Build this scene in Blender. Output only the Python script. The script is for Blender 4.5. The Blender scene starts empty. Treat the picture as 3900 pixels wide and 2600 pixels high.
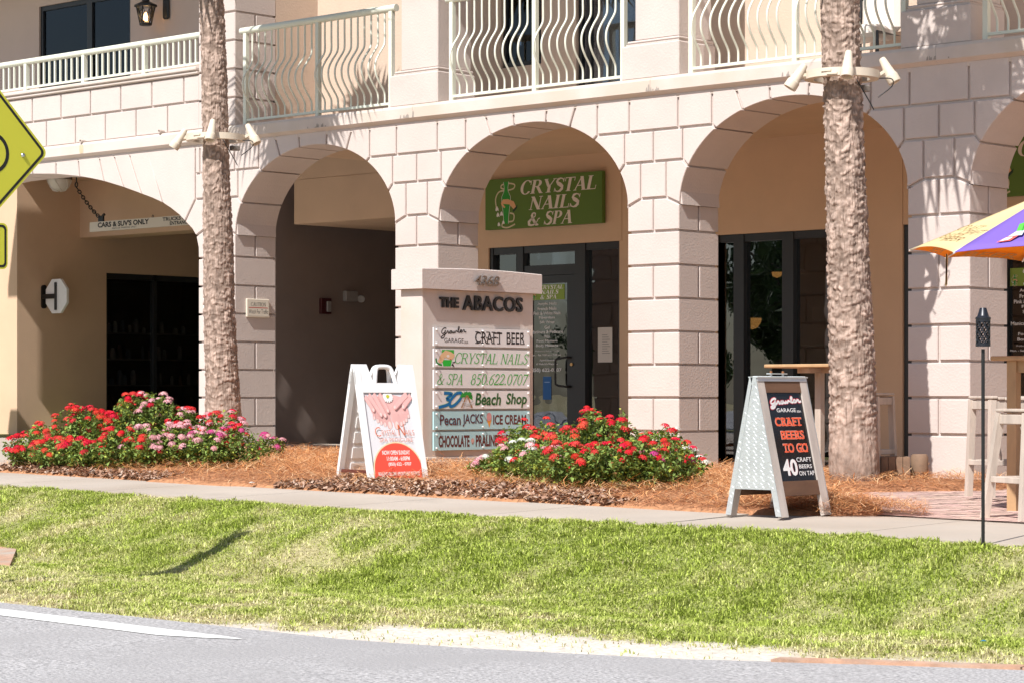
import bpy, bmesh, math, random
import numpy as np
from mathutils import Vector, Matrix

# ---------------------------------------------------------------- camera, sky, sun, exposure
scene = bpy.context.scene
COL = scene.collection
TH = math.atan2(8550, 9277)
ST, CT = math.sin(TH), math.cos(TH)
cam_d = bpy.data.cameras.new("camera")
cam_d.sensor_width = 36.0
cam_d.lens = 9277.0 / 3900.0 * 36.0
cam_d.shift_y = (1510.0 - 1300.0) / 3900.0
cam_d.clip_start = 0.5
cam_d.clip_end = 3000.0
cam = bpy.data.objects.new("camera", cam_d)
COL.objects.link(cam)
cam.location = (24.64, -20.68, 0.85)
cam.rotation_euler = (math.pi / 2, 0, TH)
scene.camera = cam

SUN = Vector((0.226, -1.0, 1.15)).normalized()
SUN_EL = math.asin(SUN.z)
SUN_ROT = math.atan2(SUN.x, SUN.y)
world = bpy.data.worlds.new("World")
scene.world = world
world.use_nodes = True
wn = world.node_tree.nodes
bg = wn["Background"]
sky = wn.new("ShaderNodeTexSky")
sky.sky_type = 'NISHITA'
sky.sun_disc = False
sky.sun_elevation = SUN_EL
sky.sun_rotation = SUN_ROT
sky.air_density = 1.0
sky.dust_density = 1.2
world.node_tree.links.new(sky.outputs[0], bg.inputs[0])
bg.inputs[1].default_value = 0.085

sun_d = bpy.data.lights.new("sun", 'SUN')
sun_d.energy = 4.8
sun_d.angle = math.radians(0.5)
sun_d.color = (1.0, 0.96, 0.91)
sun = bpy.data.objects.new("sun", sun_d)
COL.objects.link(sun)
sun.rotation_euler = (-SUN).to_track_quat('-Z', 'Y').to_euler()
sun.location = (10, -30, 40)

scene.view_settings.view_transform = 'Standard'
scene.view_settings.look = 'None'
scene.view_settings.gamma = 1.0
scene.view_settings.exposure = 0.42
scene.render.engine = 'CYCLES'
scene.cycles.max_bounces = 7
scene.cycles.diffuse_bounces = 4
scene.cycles.glossy_bounces = 3
scene.cycles.transmission_bounces = 4
scene.cycles.transparent_max_bounces = 8
scene.cycles.caustics_reflective = False
scene.cycles.caustics_refractive = False
scene.cycles.use_denoising = True

rng = random.Random(7)
nrg = np.random.default_rng(11)

def gz(x):                      # the plot falls gently towards the right
    return -0.0135 * (x - 11.0)

# ---------------------------------------------------------------- materials
MATS = {}
def mat(name, col, rough=0.7, metal=0.0, var=0.0, vscale=3.0, bump=0.0, bscale=60.0, spec=0.5,
        attr=False, var2=None, v2scale=0.6, bdetail=4.0, trans=0.0, stretch=None):
    if name in MATS:
        return MATS[name]
    m = bpy.data.materials.new(name)
    m.use_nodes = True
    nt = m.node_tree
    b = nt.nodes["Principled BSDF"]
    L = nt.links
    b.inputs["Roughness"].default_value = rough
    b.inputs["Metallic"].default_value = metal
    b.inputs["Specular IOR Level"].default_value = spec
    tc = nt.nodes.new("ShaderNodeTexCoord")
    vec = tc.outputs["Object"]
    if stretch:
        mp = nt.nodes.new("ShaderNodeMapping")
        mp.inputs["Scale"].default_value = stretch
        L.new(vec, mp.inputs["Vector"])
        vec = mp.outputs["Vector"]
    src = None
    if attr:
        a = nt.nodes.new("ShaderNodeAttribute")
        a.attribute_name = "Col"
        src = a.outputs["Color"]
    else:
        b.inputs["Base Color"].default_value = (*col, 1)
    if var > 0:
        n = nt.nodes.new("ShaderNodeTexNoise")
        n.inputs["Scale"].default_value = vscale
        n.inputs["Detail"].default_value = 6
        n.inputs["Roughness"].default_value = 0.6
        L.new(vec, n.inputs["Vector"])
        r = nt.nodes.new("ShaderNodeMapRange")
        r.inputs[1].default_value = 0.3; r.inputs[2].default_value = 0.7
        r.inputs[3].default_value = 1 - var; r.inputs[4].default_value = 1 + var
        L.new(n.outputs[0], r.inputs[0])
        mx = nt.nodes.new("ShaderNodeVectorMath"); mx.operation = 'SCALE'
        if src is None:
            mx.inputs[0].default_value = col
        else:
            L.new(src, mx.inputs[0])
        L.new(r.outputs[0], mx.inputs["Scale"])
        src = mx.outputs[0]
    if var2 is not None:
        n = nt.nodes.new("ShaderNodeTexNoise")
        n.inputs["Scale"].default_value = v2scale
        n.inputs["Detail"].default_value = 5
        L.new(vec, n.inputs["Vector"])
        r = nt.nodes.new("ShaderNodeMapRange")
        r.inputs[1].default_value = 0.45; r.inputs[2].default_value = 0.68
        L.new(n.outputs[0], r.inputs[0])
        mx = nt.nodes.new("ShaderNodeMix"); mx.data_type = 'RGBA'
        L.new(r.outputs[0], mx.inputs[0])
        if src is None:
            mx.inputs[6].default_value = (*col, 1)
        else:
            L.new(src, mx.inputs[6])
        mx.inputs[7].default_value = (*var2, 1)
        src = mx.outputs[2]
    if src is not None:
        L.new(src, b.inputs["Base Color"])
    if bump > 0:
        n = nt.nodes.new("ShaderNodeTexNoise")
        n.inputs["Scale"].default_value = bscale
        n.inputs["Detail"].default_value = bdetail
        L.new(vec, n.inputs["Vector"])
        bp = nt.nodes.new("ShaderNodeBump")
        bp.inputs["Strength"].default_value = bump
        bp.inputs["Distance"].default_value = 0.01
        L.new(n.outputs[0], bp.inputs["Height"])
        L.new(bp.outputs[0], b.inputs["Normal"])
    if trans > 0:
        t = nt.nodes.new("ShaderNodeBsdfTranslucent")
        if src is not None:
            L.new(src, t.inputs[0])
        else:
            t.inputs[0].default_value = (*col, 1)
        ms = nt.nodes.new("ShaderNodeMixShader")
        ms.inputs[0].default_value = trans
        L.new(b.outputs[0], ms.inputs[1]); L.new(t.outputs[0], ms.inputs[2])
        L.new(ms.outputs[0], nt.nodes["Material Output"].inputs[0])
    MATS[name] = m
    return m

def glass_mat(name, tint, refl):
    m = bpy.data.materials.new(name); m.use_nodes = True
    nt = m.node_tree; L = nt.links
    nt.nodes.remove(nt.nodes["Principled BSDF"])
    t = nt.nodes.new("ShaderNodeBsdfTransparent"); t.inputs[0].default_value = (*tint, 1)
    g = nt.nodes.new("ShaderNodeBsdfGlossy"); g.inputs[0].default_value = (0.92, 0.95, 1.0, 1)
    g.inputs["Roughness"].default_value = 0.004
    # the slight waviness of plate glass
    tc = nt.nodes.new("ShaderNodeTexCoord")
    n = nt.nodes.new("ShaderNodeTexNoise"); n.inputs["Scale"].default_value = 2.2
    n.inputs["Detail"].default_value = 1.0
    L.new(tc.outputs["Object"], n.inputs["Vector"])
    bp = nt.nodes.new("ShaderNodeBump"); bp.inputs["Strength"].default_value = 0.12
    bp.inputs["Distance"].default_value = 0.02
    L.new(n.outputs[0], bp.inputs["Height"]); L.new(bp.outputs[0], g.inputs["Normal"])
    lw = nt.nodes.new("ShaderNodeFresnel"); lw.inputs[0].default_value = 1.5
    ad = nt.nodes.new("ShaderNodeMath"); ad.operation = 'ADD'; ad.inputs[1].default_value = refl
    L.new(lw.outputs[0], ad.inputs[0])
    ms = nt.nodes.new("ShaderNodeMixShader")
    L.new(ad.outputs[0], ms.inputs[0]); L.new(t.outputs[0], ms.inputs[1]); L.new(g.outputs[0], ms.inputs[2])
    L.new(ms.outputs[0], nt.nodes["Material Output"].inputs[0])
    return m

def emit_mat(name, col, s):
    m = bpy.data.materials.new(name); m.use_nodes = True
    b = m.node_tree.nodes["Principled BSDF"]
    b.inputs["Base Color"].default_value = (*col, 1)
    b.inputs["Emission Color"].default_value = (*col, 1)
    b.inputs["Emission Strength"].default_value = s
    return m

M_STUCCO = mat("cream stucco", (0.585, 0.51, 0.475), 0.9, var=0.05, vscale=1.6, bump=0.35, bscale=42, spec=0.15, bdetail=3)
M_TRIM = mat("cream trim stucco", (0.61, 0.535, 0.49), 0.85, var=0.06, vscale=2.5, bump=0.15, bscale=50, spec=0.2,
             var2=(0.56, 0.48, 0.41), v2scale=1.3)
M_TAN = mat("tan wall stucco", (0.66, 0.47, 0.33), 0.9, var=0.05, vscale=1.2, bump=0.25, bscale=60, spec=0.15)
M_PEACH = mat("peach balcony stucco", (0.60, 0.475, 0.38), 0.9, var=0.04, vscale=2, bump=0.4, bscale=45, spec=0.15)
M_RAIL = mat("pale green white railing paint", (0.70, 0.72, 0.62), 0.35, spec=0.5)
M_FRAME = mat("dark bronze aluminium", (0.018, 0.019, 0.022), 0.35, metal=0.0, spec=0.6)
M_BLACK = mat("black paint", (0.012, 0.012, 0.013), 0.45)
M_WHITEPL = mat("white plastic", (0.80, 0.80, 0.80), 0.4, var=0.03, vscale=8)
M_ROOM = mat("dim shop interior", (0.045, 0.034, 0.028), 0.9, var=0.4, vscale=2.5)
M_CONC = mat("pale concrete", (0.47, 0.41, 0.35), 0.9, var=0.10, vscale=1.8, bump=0.25, bscale=90, spec=0.2, var2=(0.40, 0.34, 0.28), v2scale=0.9)
M_PAVER = mat("pink brick pavers", (0.62, 0.42, 0.36), 0.9, var=0.10, vscale=5, bump=0.2, bscale=70, spec=0.2, attr=True)
M_ASPH = mat("sun bleached asphalt", (0.40, 0.39, 0.39), 0.95, var=0.55, vscale=48, bump=0.9, bscale=55, spec=0.2, var2=(0.36, 0.35, 0.35), v2scale=0.9)
M_PAINT = mat("white road paint", (0.80, 0.80, 0.78), 0.8, var=0.05, vscale=40)
M_RUST = mat("rust stained concrete", (0.46, 0.27, 0.18), 0.95, var=0.25, vscale=9, var2=(0.42, 0.36, 0.30), v2scale=2.2, bump=0.3, bscale=60)
M_GROUND = mat("earth and thatch", (0.2, 0.2, 0.1), 1.0, attr=True, var=0.25, vscale=30, bump=0.4, bscale=60, spec=0.1)
M_BLADE = mat("grass blades", (0.1, 0.2, 0.03), 0.75, attr=True, spec=0.2, trans=0.3)
M_STRAW = mat("pine straw", (0.5, 0.25, 0.1), 0.8, attr=True, spec=0.2)
M_BED = mat("bed soil under straw", (0.42, 0.21, 0.11), 1.0, var=0.35, vscale=22, bump=0.8, bscale=45, spec=0.1)
M_LEAF = mat("shrub leaves", (0.1, 0.2, 0.03), 0.6, attr=True, spec=0.35, trans=0.25)
M_PETAL = mat("flower petals", (0.8, 0.02, 0.05), 0.7, attr=True, spec=0.1, trans=0.2)
M_PRINT = mat("printed sign", (0.8, 0.8, 0.8), 0.55, attr=True, spec=0.3)
M_STEEL = mat("galvanised steel", (0.74, 0.77, 0.79), 0.36, metal=0.7, var=0.08, vscale=6)
M_SILVER = mat("satin steel", (0.6, 0.62, 0.64), 0.25, metal=1.0)
M_OLDWOOD = mat("weathered grey teak", (0.50, 0.43, 0.37), 0.85, var=0.22, vscale=7, bump=0.3, bscale=60, stretch=(1, 1, 0.18), spec=0.2)
M_WOOD = mat("dark board frame wood", (0.135, 0.072, 0.045), 0.7, var=0.22, vscale=9, stretch=(1, 0.25, 1), spec=0.3)
M_GREYWOOD = mat("grey frame wood", (0.50, 0.44, 0.40), 0.75, var=0.18, vscale=9, stretch=(1, 1, 0.2), spec=0.3)
M_TABLE = mat("honey pine table wood", (0.46, 0.29, 0.15), 0.6, var=0.15, vscale=8, stretch=(1, 1, 0.3))
M_BARK = mat("palm bark", (0.42, 0.32, 0.265), 0.95, attr=True, var=0.30, vscale=16, bump=0.8, bscale=55, stretch=(1, 1, 0.5), spec=0.1)
M_FROND = mat("palm fronds", (0.07, 0.11, 0.03), 0.6, attr=True, spec=0.3, trans=0.15)
M_BEIGEPL = mat("beige lamp plastic", (0.66, 0.58, 0.47), 0.5, var=0.06, vscale=8)
M_SIGNYEL = mat("fluorescent yellow sheeting", (0.72, 0.68, 0.06), 0.5, spec=0.4)
M_CURTAIN = mat("taupe curtain", (0.42, 0.37, 0.31), 0.9, var=0.1, vscale=20, stretch=(1, 1, 0.02))
M_FABRIC_Y = mat("cream yellow canopy cloth", (0.86, 0.73, 0.42), 0.8, trans=0.35)
M_FABRIC_P = mat("purple canopy cloth", (0.26, 0.16, 0.62), 0.8, trans=0.3)
M_FABRIC_BACKLIT = mat("backlit yellow canopy cloth", (0.85, 0.36, 0.01), 0.8, trans=0.55)  # yellow cloth seen from below, its backlit orange put in the colour
M_CONE = mat("brown crate wood", (0.22, 0.14, 0.09), 0.8, var=0.25, vscale=9)
M_GLASS = glass_mat("shop glass", (0.36, 0.38, 0.40), 0.12)
M_GLASS2 = glass_mat("window glass", (0.7, 0.72, 0.74), 0.0)
M_CHAIRBLUE = mat("blue grey slat paint", (0.22, 0.27, 0.36), 0.5)
M_BULB = emit_mat("lit bulb", (1.0, 0.55, 0.2), 14.0)
M_LAMPGLOW = emit_mat("lit amber shade", (1.0, 0.42, 0.10), 1.6)
M_CLEARGL = glass_mat("lantern glass", (0.95, 0.93, 0.9), 0.05)
M_FROST = mat("frosted lamp glass", (0.75, 0.73, 0.70), 0.35)

# ---------------------------------------------------------------- mesh building
ROOT = {}
class MB:
    def __init__(s):
        s.v = []; s.f = []; s.c = []; s.m = []
    def add(s, vs, fs, col=None, mi=0):
        o = len(s.v)
        s.v.extend([tuple(p) for p in vs])
        for f in fs:
            s.f.append([i + o for i in f]); s.c.append(col); s.m.append(mi)
        return s
    def box(s, x0, x1, y0, y1, z0, z1, col=None, mi=0):
        vs = [(x, y, z) for z in (z0, z1) for y in (y0, y1) for x in (x0, x1)]
        return s.add(vs, [(0, 2, 3, 1), (4, 5, 7, 6), (0, 1, 5, 4), (2, 6, 7, 3), (0, 4, 6, 2), (1, 3, 7, 5)], col, mi)
    def cbox(s, x0, x1, y0, y1, z0, z1, c=0.01, col=None, mi=0):
        "box with chamfered edges"
        X = (x0, x1); Y = (y0, y1); Z = (z0, z1)
        vs = []; idx = {}
        for i in (0, 1):
            for j in (0, 1):
                for k in (0, 1):
                    sx = c if i == 0 else -c; sy = c if j == 0 else -c; sz = c if k == 0 else -c
                    for a in range(3):
                        idx[i, j, k, a] = len(vs)
                        vs.append((X[i] + (0 if a == 0 else sx), Y[j] + (0 if a == 1 else sy), Z[k] + (0 if a == 2 else sz)))
        F = []
        for a in range(3):
            for e in (0, 1):
                q = []
                for (p, r) in ((0, 0), (1, 0), (1, 1), (0, 1)):
                    k = [0, 0, 0]; k[a] = e; k[(a + 1) % 3] = p; k[(a + 2) % 3] = r
                    q.append(idx[(*k, a)])
                F.append(q if e else q[::-1])
        for a in range(3):
            b2, c2 = (a + 1) % 3, (a + 2) % 3
            for p in (0, 1):
                for r in (0, 1):
                    k0 = [0, 0, 0]; k1 = [0, 0, 0]
                    k0[b2] = k1[b2] = p; k0[c2] = k1[c2] = r; k1[a] = 1
                    F.append([idx[(*k0, b2)], idx[(*k1, b2)], idx[(*k1, c2)], idx[(*k0, c2)]])
        for i in (0, 1):
            for j in (0, 1):
                for k in (0, 1):
                    F.append([idx[i, j, k, 0], idx[i, j, k, 1], idx[i, j, k, 2]])
        return s.add(vs, F, col, mi)
    def bar(s, a, b, w, h=None, up=(0, 0, 1), col=None, mi=0):
        "rectangular bar from a to b"
        h = h or w
        a, b = Vector(a), Vector(b)
        d = (b - a).normalized(); up = Vector(up)
        if abs(d.dot(up)) > 0.99: up = Vector((0, 1, 0))
        sd = d.cross(up).normalized() * w / 2; u = sd.cross(d).normalized() * h / 2
        vs = []
        for p in (a, b):
            vs += [p - sd - u, p + sd - u, p + sd + u, p - sd + u]
        return s.add(vs, [(0, 1, 2, 3), (7, 6, 5, 4), (0, 4, 5, 1), (1, 5, 6, 2), (2, 6, 7, 3), (3, 7, 4, 0)], col, mi)
    def tube(s, pts, r, n=10, cap=True, col=None, mi=0):
        pts = [Vector(p) for p in pts]
        R = r if isinstance(r, (list, tuple)) else [r] * len(pts)
        vs = []; fs = []
        ref = Vector((0, 0, 1))
        d0 = (pts[1] - pts[0]).normalized()
        if abs(d0.dot(ref)) > 0.9: ref = Vector((0, 1, 0))
        for i, p in enumerate(pts):
            d = ((pts[min(i + 1, len(pts) - 1)] - pts[max(i - 1, 0)])).normalized()
            a = d.cross(ref).normalized(); b = d.cross(a).normalized()
            for k in range(n):
                t = 2 * math.pi * k / n
                vs.append(p + (a * math.cos(t) + b * math.sin(t)) * R[i])
        for i in range(len(pts) - 1):
            for k in range(n):
                k2 = (k + 1) % n
                fs.append((i * n + k, i * n + k2, (i + 1) * n + k2, (i + 1) * n + k))
        if cap:
            fs.append(tuple(range(n))[::-1]); fs.append(tuple(range((len(pts) - 1) * n, len(pts) * n)))
        return s.add(vs, fs, col, mi)
    def lathe(s, prof, c=(0, 0, 0), n=24, axis=None, col=None, mi=0):
        "prof: list of (r, h) turned about an axis through c"
        c = Vector(c); ax = Vector(axis or (0, 0, 1)).normalized()
        a = ax.orthogonal().normalized(); b = ax.cross(a)
        vs = []; fs = []
        for r, h in prof:
            for k in range(n):
                t = 2 * math.pi * k / n
                vs.append(c + ax * h + (a * math.cos(t) + b * math.sin(t)) * max(r, 1e-4))
        for i in range(len(prof) - 1):
            for k in range(n):
                k2 = (k + 1) % n
                fs.append((i * n + k, i * n + k2, (i + 1) * n + k2, (i + 1) * n + k))
        return s.add(vs, fs, col, mi)
    def prism(s, poly, fn, t0, t1, col=None, mi=0):
        "2D polygon poly extruded between fn(u,v,t0) and fn(u,v,t1)"
        n = len(poly)
        vs = [fn(u, v, t0) for u, v in poly] + [fn(u, v, t1) for u, v in poly]
        fs = [tuple(range(n))[::-1], tuple(range(n, 2 * n))]
        for i in range(n):
            j = (i + 1) % n
            fs.append((i, j, n + j, n + i))
        return s.add(vs, fs, col, mi)
    def build(s, name, m, parent=None, smooth=None, loc=None):
        me = bpy.data.meshes.new(name)
        o = Vector((0, 0, 0))
        if parent is not None: o = Vector(ROOT.get(parent.name, (0, 0, 0)))
        elif loc is not None: o = Vector(loc)
        me.from_pydata([(p[0] - o.x, p[1] - o.y, p[2] - o.z) for p in s.v], [], s.f)
        ms = m if isinstance(m, (list, tuple)) else [m]
        for q in ms: me.materials.append(q)
        if len(ms) > 1: me.polygons.foreach_set("material_index", s.m)
        if any(c is not None for c in s.c):
            ca = me.color_attributes.new("Col", 'FLOAT_COLOR', 'CORNER')
            d = np.ones((len(me.loops), 4), np.float32)
            k = 0
            for f, c in zip(s.f, s.c):
                d[k:k + len(f), :3] = c if c is not None else (1, 1, 1); k += len(f)
            ca.data.foreach_set("color", d.ravel())
        bm = bmesh.new(); bm.from_mesh(me)
        bmesh.ops.recalc_face_normals(bm, faces=bm.faces)
        bm.to_mesh(me); bm.free()
        if smooth is not None:
            me.shade_smooth()
            me.set_sharp_from_angle(angle=math.radians(smooth))
        ob = bpy.data.objects.new(name, me)
        COL.objects.link(ob)
        if parent is not None:
            ob.parent = parent
            ROOT[ob.name] = tuple(o)
        else:
            ob.location = o; ROOT[ob.name] = tuple(o)
        return ob

def arr_mesh(name, V, F, m, parent=None, cols=None, loc=(0, 0, 0)):
    "big mesh from arrays: V (n,3), F (k,3 or 4), cols per vertex (n,3)"
    V = np.asarray(V, np.float32) - np.asarray(ROOT.get(parent.name) if parent is not None else loc, np.float32)
    F = np.asarray(F, np.int32)
    me = bpy.data.meshes.new(name)
    me.vertices.add(len(V)); me.vertices.foreach_set("co", V.ravel())
    me.loops.add(F.size); me.loops.foreach_set("vertex_index", F.ravel())
    me.polygons.add(len(F))
    me.polygons.foreach_set("loop_start", np.arange(0, F.size, F.shape[1], dtype=np.int32))
    me.polygons.foreach_set("loop_total", np.full(len(F), F.shape[1], np.int32))
    if cols is not None:
        ca = me.color_attributes.new("Col", 'FLOAT_COLOR', 'POINT')
        d = np.ones((len(V), 4), np.float32); d[:, :3] = cols
        ca.data.foreach_set("color", d.ravel())
    me.materials.append(m)
    me.update(); me.validate()
    ob = bpy.data.objects.new(name, me); COL.objects.link(ob)
    if parent is not None:
        ob.parent = parent; ROOT[ob.name] = ROOT[parent.name]
    else:
        ob.location = loc; ROOT[ob.name] = tuple(loc)
    return ob

def tag(o, label, cat, group=None, kind=None):
    o["label"] = label; o["category"] = cat
    if group: o["group"] = group
    if kind: o["kind"] = kind
    return o
def thing(name, loc, label, cat, group=None, rotz=0.0):
    o = bpy.data.objects.new(name, None); COL.objects.link(o)
    o.empty_display_size = 0.2
    o.location = loc; o.rotation_euler = (0, 0, rotz)
    ROOT[o.name] = tuple(loc)
    return tag(o, label, cat, group)
def struct(o):
    o["kind"] = "structure"; return o
def copy_tree(o, parent=None):
    c = o.copy(); COL.objects.link(c)
    ROOT[c.name] = ROOT.get(o.name, (0, 0, 0))
    if parent is not None: c.parent = parent
    for ch in list(o.children): copy_tree(ch, c)
    return c

KD = (4.2 + 20.68) / (0.7 + 20.68)
CAMP = Vector((24.64, -20.68, 0.85))
def deepen(o, k=KD):
    "set a thing (or building part) that was measured on the plane y = .7 back to the true shop front, 3.7 m behind the arches"
    L0 = Vector(ROOT[o.name]); L1 = CAMP + (L0 - CAMP) * k
    top = o.parent is None
    def walk(q):
        if q.type == 'MESH':
            for v in q.data.vertices:
                v.co = v.co * k if top else CAMP + (v.co - CAMP) * k
        elif q.type == 'LIGHT': q.location = q.location * k
        ROOT[q.name] = tuple(L1) if top else ROOT[q.name]
        for c in q.children: walk(c)
    walk(o)
    if top: o.location = L1
    return o

# ---------------------------------------------------------------- lettering
def frame(o, u, v, n):
    o, u, v, n = Vector(o), Vector(u), Vector(v), Vector(n)
    return lambda a, b, t=0.0: o + u * a + v * b + n * t

_fc = {}
def font_shape(text, bold=0.0, shear=0.0, space=1.0):
    key = (text, bold, shear, space)
    if key in _fc: return _fc[key]
    cu = bpy.data.curves.new("t", 'FONT')
    cu.body = text; cu.size = 1.0; cu.offset = bold; cu.shear = shear
    cu.space_character = space
    cu.resolution_u = 3; cu.fill_mode = 'FRONT'
    ob = bpy.data.objects.new("t", cu); COL.objects.link(ob)
    dg = bpy.context.evaluated_depsgraph_get()
    me = bpy.data.meshes.new_from_object(ob.evaluated_get(dg))
    vs = [(v.co.x, v.co.y) for v in me.vertices]; fs = [tuple(p.vertices) for p in me.polygons]
    bpy.data.objects.remove(ob); bpy.data.curves.remove(cu); bpy.data.meshes.remove(me)
    _fc[key] = (vs, fs); return _fc[key]

def text(mb, s, fr, x0, x1, y0, y1, col, t=0.002, bold=0.012, shear=0.0, space=1.0, depth=0.0, skew=0.0):
    "text stretched to fill the rectangle x0..x1, y0..y1 of the plane fr"
    vs, fs = font_shape(s, bold, shear, space)
    xs = [p[0] for p in vs]; ys = [p[1] for p in vs]
    ax, bx, ay, by = min(xs), max(xs), min(ys), max(ys)
    def mp(p):
        u = x0 + (p[0] - ax) / (bx - ax) * (x1 - x0); v = y0 + (p[1] - ay) / (by - ay) * (y1 - y0)
        return u, v + skew * (u - x0)
    q = [mp(p) for p in vs]
    mb.add([fr(u, v, t + depth) for u, v in q], fs, col)
    if depth > 0:
        cnt = {}
        for f in fs:
            for i in range(len(f)):
                e = (f[i], f[(i + 1) % len(f)])
                cnt[e] = 1
        for (a, b) in list(cnt):
            if (b, a) not in cnt:
                mb.add([fr(*q[a], t), fr(*q[b], t), fr(*q[b], t + depth), fr(*q[a], t + depth)], [(0, 1, 2, 3)], col)

def ribbon(mb, pts, w, fr, col, t=0.002, closed=False):
    "flat stroke of width w (number or list) along 2D points"
    n = len(pts)
    W = w if isinstance(w, (list, tuple)) else [w] * n
    Lp = []; Rp = []
    for i in range(n):
        if closed:
            a = pts[(i - 1) % n]; b = pts[(i + 1) % n]
        else:
            a = pts[max(i - 1, 0)]; b = pts[min(i + 1, n - 1)]
        dx, dy = b[0] - a[0], b[1] - a[1]; l = math.hypot(dx, dy) or 1
        nx, ny = -dy / l * W[i] / 2, dx / l * W[i] / 2
        Lp.append((pts[i][0] + nx, pts[i][1] + ny)); Rp.append((pts[i][0] - nx, pts[i][1] - ny))
    vs = [fr(*p, t) for p in Lp] + [fr(*p, t) for p in Rp]
    fs = [(i, i + 1, n + i + 1, n + i) for i in range(n - 1)]
    if closed: fs.append((n - 1, 0, n, 2 * n - 1))
    mb.add(vs, fs, col)

def smooth_pts(p, k=6):
    "Catmull-Rom through p"
    out = []
    for i in range(len(p) - 1):
        p0 = p[max(i - 1, 0)]; p1 = p[i]; p2 = p[i + 1]; p3 = p[min(i + 2, len(p) - 1)]
        for j in range(k):
            t = j / k
            out.append(tuple(0.5 * (2 * p1[d] + (p2[d] - p0[d]) * t + (2 * p0[d] - 5 * p1[d] + 4 * p2[d] - p3[d]) * t * t
                             + (3 * p1[d] - p0[d] - 3 * p2[d] + p3[d]) * t ** 3) for d in range(len(p1))))
    out.append(tuple(p[-1])); return out

def arcp(cx, cy, rx, ry, a0, a1, n=14):
    return [(cx + rx * math.cos(math.radians(a0 + (a1 - a0) * i / n)), cy + ry * math.sin(math.radians(a0 + (a1 - a0) * i / n))) for i in range(n + 1)]

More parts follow.
